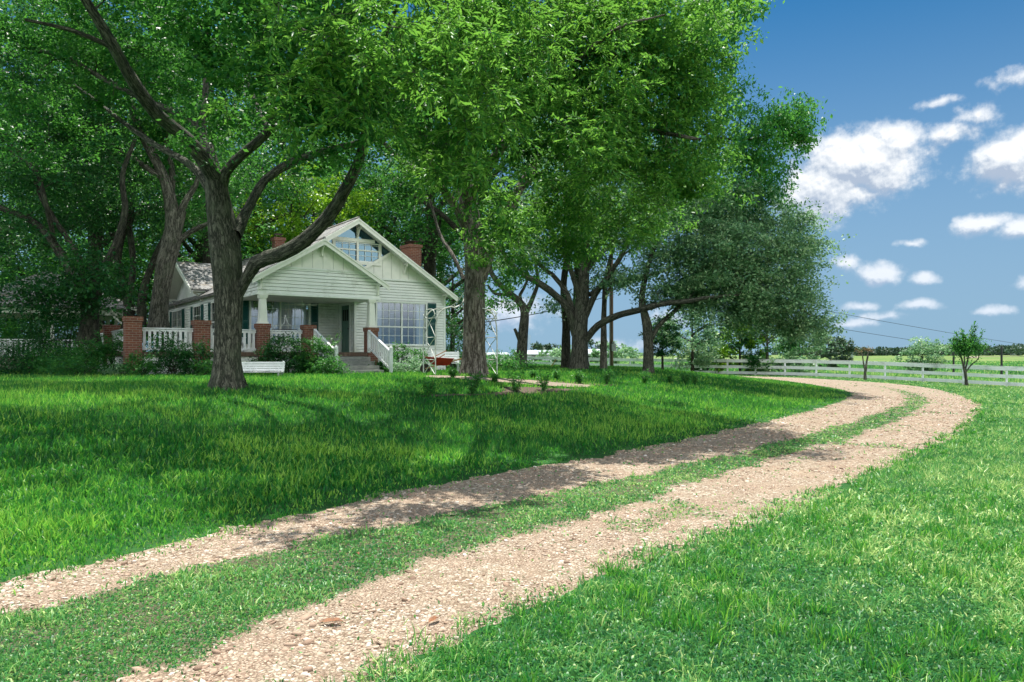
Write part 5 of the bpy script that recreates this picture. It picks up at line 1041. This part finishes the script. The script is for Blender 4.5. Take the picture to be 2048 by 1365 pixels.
# ================================================================== utility poles, wires, far buildings
def wire(name, p, q, sag, label, r=.018):
    p = np.array(p); q = np.array(q); mb = MB(); pts = [p + (q - p) * f_ - np.array((0, 0, sag * 4 * f_ * (1 - f_))) for f_ in np.linspace(0, 1, 25)]; mb.tube([x - p for x in pts], r, 4); return tag(mb.build(name, M['wire'], None, loc=tuple(p)), label, 'wire')
yP = 46.; pb = onground(1223, yP); up_ = empty('utility_pole', pb, 0, label='brown wooden utility pole with a meter box behind the oaks', cat='pole')
mb = MB(); mb.tube([(0, 0, -.3), (0, 0, 4), (0, 0, 8.6)], [.12, .11, .09], 12); mb.build('shaft', M['pole'], up_, True); mb = MB(); mb.bar((-.9, 0, 8.1), (.9, 0, 8.1), .1, .12); mb.build('crossarm', M['pole'], up_)
mb = MB(); mb.box((-.02, -.30, 1.0), (.24, -.14, 1.45)); mb.lathe((.11, -.22, 1.46), [(.09, 0), (.10, .06), (.06, .12)], 10); mb.build('meter_box', M['steelgrey'], up_); mb = MB(); mb.tube([(-.13, -.16, 0), (-.13, -.14, 6.)], .025, 6); mb.build('conduit', M['steelgrey'], up_)
top = pb + np.array((0, 0, 5.2)); wire('service_wire', W(880, 655, 36), W(1225, 590, yP), .25, 'black service wire running from the house to the utility pole', .022)
wire('guy_wire', W(1100, 738, 43), W(1215, 560, yP - .2), .0, 'thin steel guy wire slanting up to the utility pole', .01)
g0, g1 = W(1099, 739, 43), W(1112, 719, 43.3); mb = MB(); mb.tube([(0, 0, 0), tuple(g1 - g0)], .035, 6); tag(mb.build('guy_guard', M['yellowguard'], None, loc=tuple(g0)), 'yellow plastic guard on the foot of the guy wire', 'guard')
wire('power_line', W(1560, 605, 60), W(2500, 735, 150), 1.2, 'upper thin power line crossing the sky above the pasture', .018); wire('power_line', W(1600, 645, 62), W(2500, 760, 150), .8, 'lower thin power line above the pasture', .018)
for px, Y, h, txt in ((1907, 70, 3.75, 'dark slim post in the pasture beside the leafy young tree'), (2003, 64, 2.95, 'dark slim post in the pasture at the right edge')):
    b = onground(px, Y); mb = MB(); mb.tube([(0, 0, -.2), (.01, 0, h * .5), (0, 0, h)], [.10, .09, .08], 8); mb.box((-.12, -.06, h - .25), (.12, .06, h - .18)); tag(mb.build('pasture_post', M['wire'], None, loc=tuple(b)), txt, 'post', 'dark posts in the pasture')
ms = W(1058, 712, 420.); ms[2] = float(ground(ms[0], ms[1])); mb = MB()
for s_ in (0, 2.09, 4.19): mb.tube([(math.cos(s_) * .6, math.sin(s_) * .6, 0), (math.cos(s_) * .6, math.sin(s_) * .6, 13)], .07, 4)
for k in range(13): mb.tube([(.6, 0, k), (-.3, .52, k + 1), (-.3, -.52, k + .5), (.6, 0, k + 1)], .05, 4)
tag(mb.build('radio_mast', M['steelgrey'], None, loc=tuple(ms)), 'thin lattice mast far away between the Y shaped tree and the dark trunk', 'mast')
def barn(px, Y, w, d, h, rh, label, m_='barn'):
    x = (px - 1024) / F * Y; b = np.array([x, Y, float(ground(x, Y))]); t_ = empty('barn', b, .15, label=label, cat='barn', group='far barns'); mb = MB(); mb.box((-w / 2, -d / 2, -.3), (w / 2, d / 2, h)); wl = mb.build('wall', M[m_], t_)
    mb = MB(); mb.slab([(-w / 2 - .4, 0, h + rh), (w / 2 + .4, 0, h + rh), (w / 2 + .4, -d / 2 - .5, h + .02), (-w / 2 - .4, -d / 2 - .5, h + .02)], .15); mb.slab([(-w / 2 - .4, 0, h + rh), (w / 2 + .4, 0, h + rh), (w / 2 + .4, d / 2 + .5, h + .02), (-w / 2 - .4, d / 2 + .5, h + .02)], .15); mb.build('roof', M['barn'], t_)
    mb = MB(); mb.box((-1.2, -d / 2 - .06, 0), (1.2, -d / 2 - .01, h * .8)); mb.build('door', M['dark'], t_)
barn(1068, 175, 8.2, 7, 1.6, .95, 'far pale metal barn behind the fence left of the guy wire'); barn(1180, 150, 5.6, 6, 1.7, 1.0, 'far grey roofed shed between the spreading oak and the slender trunk', 'steelgrey')
barn(985, 165, 6, 6, 1.5, .5, 'far low white shed seen past the arch')
# distant wood
r = np.random.default_rng(300); LPs = []; cl = []; n = 480
ang = np.r_[r.uniform(.36, .75, 330), r.uniform(-.7, .36, 150)]; dist = r.uniform(520, 820, n); dist[330:] = r.uniform(900, 1300, 150)
for a, dd_ in zip(ang, dist):
    x = math.tan(a) * dd_; y = dd_; z = float(ground(np.array([x]), np.array([y]))[0]); H = r.uniform(4, 8.5) * (1.1 if a > .5 else .8); u = r.normal(0, 1, (120, 3)); u /= np.linalg.norm(u, axis=1)[:, None]
    LPs.append(np.array((x, y, z + H * .45)) + u * np.array((H * r.uniform(.6, 1.3), H * .6, H * .5)) * r.uniform(.7, 1.05, (120, 1))); cl.append(np.full(120, r.normal(0, .15)))
wdo = tag(link('distant_wood', None), 'dark line of distant woods along the horizon', 'wood', kind='stuff'); S.collection.objects.unlink(wdo); bpy.data.objects.remove(wdo)
class _O: location = (0, 0, 0)
P_ = np.concatenate(LPs); r2 = np.random.default_rng(5); nn = len(P_); d = r2.normal(0, 1, (nn, 3)); d /= np.linalg.norm(d, axis=1)[:, None]; w2 = np.cross(d, r2.normal(0, 1, (nn, 3))); w2 /= np.linalg.norm(w2, axis=1)[:, None]
Vv = np.stack([P_ - d * 1.1, P_ + w2 * .8, P_ + d * 1.1, P_ - w2 * .8], 1).reshape(-1, 3)
tag(link('distant_wood', np_mesh('distant_wood', Vv, [np.arange(nn * 4).reshape(nn, 4)], M['leaf_far'], tint=np.repeat(np.clip(.4 + np.concatenate(cl) + r2.normal(0, .15, nn), 0, 1), 4))), 'dark line of distant woods along the horizon', 'wood', kind='stuff')
# far road rising at the right
mb = MB(); pts = [(205, 330), (262, 420), (330, 470), (420, 520)]
for (x0, y0), (x1, y1) in zip(pts, pts[1:]):
    z0, z1 = float(ground(np.array([x0]), np.array([y0]))[0]) + .12, float(ground(np.array([x1]), np.array([y1]))[0]) + .12; mb.quad((x0, y0, z0), (x1, y1, z1), (x1 - 3, y1 + 5, z1 + .1), (x0 - 3, y0 + 5, z0 + .1))
tag(mb.build('far_road', M['path']), kind='structure')
# garden path and bed soil
def flat(name, pts, mat, dz=.015, st=.12):
    G_ = np.array([hit(px, py)[:2] for px, py in pts]); L2 = G_; x0, y0 = L2.min(0) - .2; x1, y1 = L2.max(0) + .2; X, Y = grid_patch(x0, x1, y0, y1, st); ins = np.zeros(X.shape, bool); j = len(L2) - 1
    wx = X + (fbm(X * 3, Y * 3, 4) - .5) * .3; wy = Y + (fbm(X * 3, Y * 3, 14) - .5) * .3
    for i in range(len(L2)):
        xi, yi = L2[i]; xj, yj = L2[j]; c = ((yi > wy) != (yj > wy)) & (wx < (xj - xi) * (wy - yi) / (yj - yi + 1e-12) + xi); ins ^= c; j = i
    J = np.arange(X.size).reshape(X.shape); kk = ins[:-1, :-1]; q = np.stack([J[:-1, :-1][kk], J[:-1, 1:][kk], J[1:, 1:][kk], J[1:, :-1][kk]], -1); u_, inv = np.unique(q, return_inverse=True); V = np.c_[X.ravel(), Y.ravel(), gz(X, Y).ravel() + dz][u_]
    tag(link(name, np_mesh(name, V, [inv.reshape(-1, 4)], mat, smooth=True)), kind='structure'); return L2
def inpoly(x, y, L2):
    ins = np.zeros(np.shape(x), bool); j = len(L2) - 1
    for i in range(len(L2)):
        xi, yi = L2[i]; xj, yj = L2[j]; ins ^= ((yi > y) != (yj > y)) & (x < (xj - xi) * (y - yi) / (yj - yi + 1e-12) + xi); j = i
    return ins
PATH = flat('garden_path', [(850, 753), (905, 754), (985, 758), (1060, 763), (1130, 769), (1185, 773), (1172, 777), (1110, 775), (1050, 771), (985, 766), (905, 759), (850, 757)], M['path'], .03)
BED1 = flat('bed_soil', [(1000, 775), (1080, 777), (1160, 780), (1120, 786), (1060, 789), (960, 793), (860, 795), (820, 795), (860, 792), (960, 789), (1010, 785)], M['mulch'], .02)
BED2 = flat('bed_soil', [(1040, 760), (1120, 764), (1190, 769), (1240, 772), (1190, 774), (1120, 768), (1040, 763)], M['mulch'], .02)
# porch side beds: strip of soil along the deck
def strip(name, P_, wdt):
    P_ = dens_line(P_, 80); T = np.gradient(P_, axis=0); T /= np.linalg.norm(T, axis=1)[:, None]; Nn = np.c_[T[:, 1], -T[:, 0]]; rows = [P_ + Nn * wdt * f_ for f_ in np.linspace(-.5, .5, 6)]; V = np.stack(rows, 1); Z = gz(V[..., 0], V[..., 1]) + .02; V = np.concatenate([V, Z[..., None]], -1)
    J = np.arange(80 * 6).reshape(80, 6); q = np.stack([J[:-1, :-1], J[:-1, 1:], J[1:, 1:], J[1:, :-1]], -1).reshape(-1, 4); tag(link(name, np_mesh(name, V.reshape(-1, 3), [q], M['mulch'], smooth=True)), kind='structure')
strip('bed_soil', [hw(-9.6, -1.0)[:2], hw(-6, -1.1)[:2], hw(-2.7, -1.1)[:2]], 1.9); strip('bed_soil', [hw(-.2, .9)[:2], hw(4.3, .9)[:2]], 1.7); strip('bed_soil', [hw(-9.9, 13)[:2], hw(-10.2, 4)[:2], hw(-9.9, -1)[:2]], 2.2); strip('bed_soil', [hit(-60, 757)[:2], hit(60, 757)[:2], hit(170, 758)[:2], hit(240, 757)[:2]], 3.)
print('leaves', NLEAF[0])
# ================================================================== grass, clover and stones on the ground
def scatter(n, y0, y1, px0=-420, px1=2470, p=.75, seed=1):
    """points over the ground in front of the camera, denser nearby: areal density falls with distance"""
    r = np.random.default_rng(seed); a = 1 - p; Y = (y0 ** a + r.random(n) * (y1 ** a - y0 ** a)) ** (1 / a); X = (r.uniform(px0, px1, n) - 1024) / F * Y; return X, Y, r
def scatter_wide(n, y0, y1, p, seed, side):
    """the main field of view plus a thinner spread well beyond it on either side"""
    X, Y, r = scatter(n, y0, y1, p=p, seed=seed); X1, Y1, _ = scatter(side, 1.6, 34, -2600, -420, p=.5, seed=seed + 500); X2, Y2, _ = scatter(side, 1.6, 44, 2470, 5200, p=.5, seed=seed + 600)
    return np.r_[X, X1, X2], np.r_[Y, Y1, Y2], r
def blades(name, X, Y, Z, H, Wd, tint, mat, r, lean=.5, simple=False, label=None):
    n = len(X); a = r.uniform(0, 2 * np.pi, n); l_ = r.uniform(.1, 1, n) * lean; d = np.c_[np.cos(a) * l_, np.sin(a) * l_, np.ones(n)]; d /= np.linalg.norm(d, axis=1)[:, None]
    b = r.uniform(0, 2 * np.pi, n); s_ = np.c_[np.cos(b), np.sin(b), np.zeros(n)]; P_ = np.c_[X, Y, Z]; H = H[:, None]; Wd = Wd[:, None]
    bend = np.c_[np.cos(a), np.sin(a), np.zeros(n)] * H * (l_ * .6)[:, None]; tip = P_ + d * H + bend * .6 - np.c_[np.zeros(n), np.zeros(n), H[:, 0] * l_ * .35]
    if simple: V = np.stack([P_ - s_ * Wd * .5, P_ + s_ * Wd * .5, tip], 1).reshape(-1, 3); q = [np.arange(n * 3).reshape(n, 3)]; tt = np.repeat(tint, 3)
    else:
        m1 = P_ + d * H * .55; V = np.stack([P_ - s_ * Wd * .4, P_ + s_ * Wd * .4, m1 + s_ * Wd * .5, m1 - s_ * Wd * .5, tip], 1).reshape(-1, 3); k = np.arange(n)[:, None] * 5; q = [k + [0, 1, 2, 3], k + [3, 2, 4]]; tt = np.repeat(tint, 5)
    return tag(link(name, np_mesh(name, V, q, mat, tint=np.clip(tt, 0, 1))), label, 'grass', kind='stuff')
def in_house(X, Y):
    c, s_ = math.cos(HR), math.sin(HR); dx, dy = X + 5.54, Y - 30; a = dx * c + dy * s_; q = -dx * s_ + dy * c
    return ((a > -9.) & (a < .3) & (q > -.3) & (q < 18)) | ((a > -.1) & (a < 4.4) & (q > 1.6) & (q < 18)) | ((a > -2.6) & (a < -.2) & (q > -2.5) & (q < 0))
def lawn_masks(X, Y):
    di = -sd_line(X, Y, LI); do = sd_line(X, Y, LO); return di, do
# -- left lawn: long soft blades
X, Y, r = scatter_wide(760000, 3.2, 95, .80, 21, 60000); di, do = lawn_masks(X, Y)
wob = (fbm(X * 1.3, Y * 1.3, 3) - .5) * .9 + (fbm(X * 6, Y * 6, 9, 3) - .5) * .45
k = (r.random(len(X)) < (1 - ss(-.75, .45, di - wob * .6)) + .0) & ~in_house(X, Y) & (X + Y < 81.5) & ~inpoly(X, Y, PATH) & (r.random(len(X)) > inpoly(X, Y, BED1) * .9)
X, Y, di, wob = X[k], Y[k], di[k], wob[k]; r = np.random.default_rng(22); n = len(X); edge = ss(-.9, -.05, di)         # 1 at the drive edge
cl = fbm(X * .55, Y * .55, 31); cf = fbm(X * 3.2, Y * 3.2, 32, 3)
H = (.115 - .072 * edge) * (.55 + .9 * cf) * r.uniform(.6, 1.35, n) * (1 + .35 * (cl - .5)); H *= np.interp(Y, [4, 18, 40], [1, .95, .9])
Wd = np.maximum(.0100, .0016 * Y) * r.uniform(.6, 1.4, n); tint = .46 + (cl - .5) * .9 + (cf - .5) * .6 + r.normal(0, .27, n) - edge * .05
out_ = np.abs(X / Y) > .97; Wd = Wd * np.where(out_, 1.9, 1); near = Y < 11
blades('lawn_grass', X[near], Y[near], gz(X[near], Y[near]) - .004, H[near], Wd[near], tint[near], M['grass'], r, .75, label='long soft shaded lawn grass near the drive')
blades('lawn_grass', X[~near], Y[~near], gz(X[~near], Y[~near]) - .004, H[~near], Wd[~near], tint[~near], M['grass'], r, .6, True, 'long lawn grass around the house and trees')
print('lawn', n)
# -- right lawn and verge: short, clover-mixed
X, Y, r = scatter_wide(820000, 2.6, 95, .86, 23, 130000); di, do = lawn_masks(X, Y); wob = (fbm(X * 1.3, Y * 1.3, 3) - .5) * .9 + (fbm(X * 6, Y * 6, 9, 3) - .5) * .45
k = (r.random(len(X)) < 1 - ss(-.35, .35, do - wob * .6)) & (X + Y < 82.0) & (di > 0); X, Y, do = X[k], Y[k], do[k]; r = np.random.default_rng(24); n = len(X); edge = ss(-.7, 0, do)
cl = fbm(X * .5, Y * .5, 41); cf = fbm(X * 4.5, Y * 4.5, 42, 3); kind = r.random(n) < .42
H = np.where(kind, .03 + .03 * cf, (.038 + .060 * ss(.42, .75, cf) + .020 * ss(.45, .7, cl) + .025 * edge * cf) * r.uniform(.5, 1.5, n)); Wd = np.maximum(.0068, .00145 * Y) * r.uniform(.6, 1.4, n) * np.where(kind, 2.0, 1)
tint = .455 + (cl - .5) * .9 + (cf - .5) * .8 + r.normal(0, .30, n)
out_ = np.abs(X / Y) > .97; Wd = Wd * np.where(out_, 2.0, 1); near = Y < 9
blades('verge_grass', X[near], Y[near], gz(X[near], Y[near]) - .003, H[near], Wd[near], tint[near], M['grass_short'], r, 1.35, label='short sunlit grass and clover right of the drive')
blades('verge_grass', X[~near], Y[~near], gz(X[~near], Y[~near]) - .003, H[~near] * 1.1, Wd[~near], tint[~near], M['grass_short'], r, .9, True, 'short grass on the verge up to the fence')
print('verge', n)
# -- middle strip and weeds in the gravel
X, Y, r = scatter(700000, 2.8, 45, p=.80, seed=25, px0=-300, px1=2100); ins, gr = drive_masks(X, Y); k = (ins > -.05) & (r.random(len(X)) < gr ** 1.1 + .012); X, Y, gr = X[k], Y[k], gr[k]; r = np.random.default_rng(26); n = len(X)
cf = fbm(X * 4, Y * 4, 52, 3); kind = r.random(n) < .6; H = np.where(kind, .020 + .028 * cf, (.03 + .05 * ss(.45, .75, cf)) * r.uniform(.5, 1.5, n)); Wd = np.maximum(.0065, .0014 * Y) * r.uniform(.6, 1.4, n) * np.where(kind, 2.0, 1)
tint = .34 + (fbm(X * .9, Y * .9, 51) - .5) * .7 + (cf - .5) * .4 + r.normal(0, .28, n)
blades('strip_grass', X, Y, gz(X, Y) - .002, H, Wd, tint, M['grass_short'], r, 1.3, label='low clover and grass on the middle strip of the drive'); print('strip', n)
# tufts of taller blades along edges
X, Y, r = scatter(5200, 3.0, 26, p=.9, seed=27); di, do = lawn_masks(X, Y); k = ((np.abs(do) < .45) & (do < .18)) | ((np.abs(di) < .4) & (di < .15)); X, Y = X[k], Y[k]; m_ = 16; X = np.repeat(X, m_) + r.normal(0, .03, len(X) * m_); Y = np.repeat(Y, m_) + r.normal(0, .03, len(Y) * m_); n = len(X)
blades('edge_grass', X, Y, gz(X, Y) - .003, r.uniform(.04, .12, n), np.maximum(.004, .0011 * Y), .4 + r.normal(0, .2, n), M['grass'], r, .9, label='taller tufts of grass along the drive edges')
X, Y, r = scatter(1500, 3.3, 9, px0=300, px1=2400, p=.6, seed=33); di, do = lawn_masks(X, Y); k = (do < -.2) & (fbm(X * .9, Y * .9, 81) > .50); X, Y = X[k], Y[k]; m_ = 14; X = np.repeat(X, m_) + r.normal(0, .025, len(X) * m_); Y = np.repeat(Y, m_) + r.normal(0, .025, len(Y) * m_); n = len(X)
blades('tall_grass_tufts', X, Y, gz(X, Y) - .003, r.uniform(.07, .16, n), r.uniform(.005, .009, n), .45 + r.normal(0, .22, n), M['grass'], r, .7, label='taller grass tufts in the near right lawn')
# -- pasture tufts beyond the fence
r = np.random.default_rng(28); n = 90000; Y = r.uniform(38, 190, n) ; X = (r.uniform(850, 2400, n) - 1024) / F * Y; k = X + Y > 82; X, Y = X[k], Y[k]; n = len(X); cf = fbm(X * .12, Y * .12, 61)
blades('pasture_grass', X, Y, ground(X, Y) - .01, r.uniform(.10, .38, n) * (.6 + cf), .0022 * Y * r.uniform(.7, 1.6, n), .35 + (cf - .5) * 1.6 + r.normal(0, .25, n), M['grass_short'], r, .6, True, 'rough pasture grass beyond the white fence')
# -- loose stones
ph = (1 + 5 ** .5) / 2; ico = np.array([(-1, ph, 0), (1, ph, 0), (-1, -ph, 0), (1, -ph, 0), (0, -1, ph), (0, 1, ph), (0, -1, -ph), (0, 1, -ph), (ph, 0, -1), (ph, 0, 1), (-ph, 0, -1), (-ph, 0, 1)]) / 1.9
icf = np.array([(0, 11, 5), (0, 5, 1), (0, 1, 7), (0, 7, 10), (0, 10, 11), (1, 5, 9), (5, 11, 4), (11, 10, 2), (10, 7, 6), (7, 1, 8), (3, 9, 4), (3, 4, 2), (3, 2, 6), (3, 6, 8), (3, 8, 9), (4, 9, 5), (2, 4, 11), (6, 2, 10), (8, 6, 7), (9, 8, 1)])
X, Y, r = scatter(150000, 2.8, 30, p=.95, seed=29, px0=-200, px1=2200); ins, gr = drive_masks(X, Y); big = fbm(X * 1.1, Y * 1.1, 71); k = (ins > .02) & (r.random(len(X)) < (gr < .45) * (1 - gr * .8) * (.35 + .9 * ss(.3, .7, big))); X, Y = X[k], Y[k]; n = len(X)
r = np.random.default_rng(30); sz = np.exp(r.normal(0, .42, n)) * np.maximum(.0085, .0010 * Y); sz *= np.where((r.random(n) < .03) & (Y < 12), 2.2, 1); sz = np.minimum(sz, .034)
sc = np.c_[sz * r.uniform(.8, 1.5, n), sz * r.uniform(.7, 1.1, n), sz * r.uniform(.35, .6, n)]; a = r.uniform(0, 6.28, n); jit = 1 + r.normal(0, .13, (n, 12, 1)); v = ico[None] * jit * sc[:, None]; tl = r.normal(0, .2, (n, 2)); v[..., 2] += v[..., 0] * tl[:, :1] + v[..., 1] * tl[:, 1:]
c, s_ = np.cos(a)[:, None], np.sin(a)[:, None]; V = np.stack([v[..., 0] * c - v[..., 1] * s_, v[..., 0] * s_ + v[..., 1] * c, v[..., 2]], -1); V += np.c_[X, Y, gz(X, Y) + .004 + sz * .12][:, None]
m, t = newmat('stone'); ta = nd(t, 'ShaderNodeAttribute', attribute_name='tint').outputs['Fac']; pos = nd(t, 'ShaderNodeNewGeometry').outputs['Position']
col = ramp(t, ta, [(0., (.14, .09, .06)), (.25, (.31, .215, .15)), (.5, (.45, .34, .245)), (.75, (.56, .46, .36)), (1., (.74, .68, .60))]); col = mix(t, ma(t, 'MULTIPLY', noise(t, pos, 130., 3), .45), col, (.28, .19, .14))
out(t, nd(t, 'ShaderNodeBsdfPrincipled', {'Base Color': col, 'Roughness': .85, 'Specular IOR Level': .3}).outputs[0])
F3 = (np.arange(n)[:, None, None] * 12 + icf[None]).reshape(-1, 3)
tag(link('loose_gravel', np_mesh('loose_gravel', V.reshape(-1, 3), [F3], m, tint=np.repeat(np.clip(r.normal(.5, .24, n), 0, 1), 12))), 'loose tan and white stones lying on the drive', 'gravel', kind='stuff'); print('stones', n)
# -- fallen leaves on the drive, each one by itself
LM = []
for (px, py, w, txt) in ((868, 1249, .055, 'curled orange dead leaf on the gravel near the right grass edge'), (663, 1252, .075, 'long curled brown leaf or bark strip lying on the gravel'), (716, 1114, .03, 'small brown dead leaf on the grassy middle strip'), (1330, 1025, .03, 'small reddish dead leaf on the gravel further up the drive')):
    b = hit(px, py, 2.6, 30); mb = MB(); q = [(-w, 0, .004), (-w * .4, w * .38, .016), (w * .4, w * .34, .02), (w, 0, .006), (w * .4, -w * .3, .018), (-w * .4, -w * .34, .012)]
    mb.quad(q[0], q[1], q[2], q[3]); mb.quad(q[0], q[3], q[4], q[5]); tag(mb.build('dead_leaf', M['reddishleaf'], None, loc=(b[0], b[1], b[2] + .02), rot=(0, 0, px % 3)), txt, 'leaf', 'dead leaves on the drive')
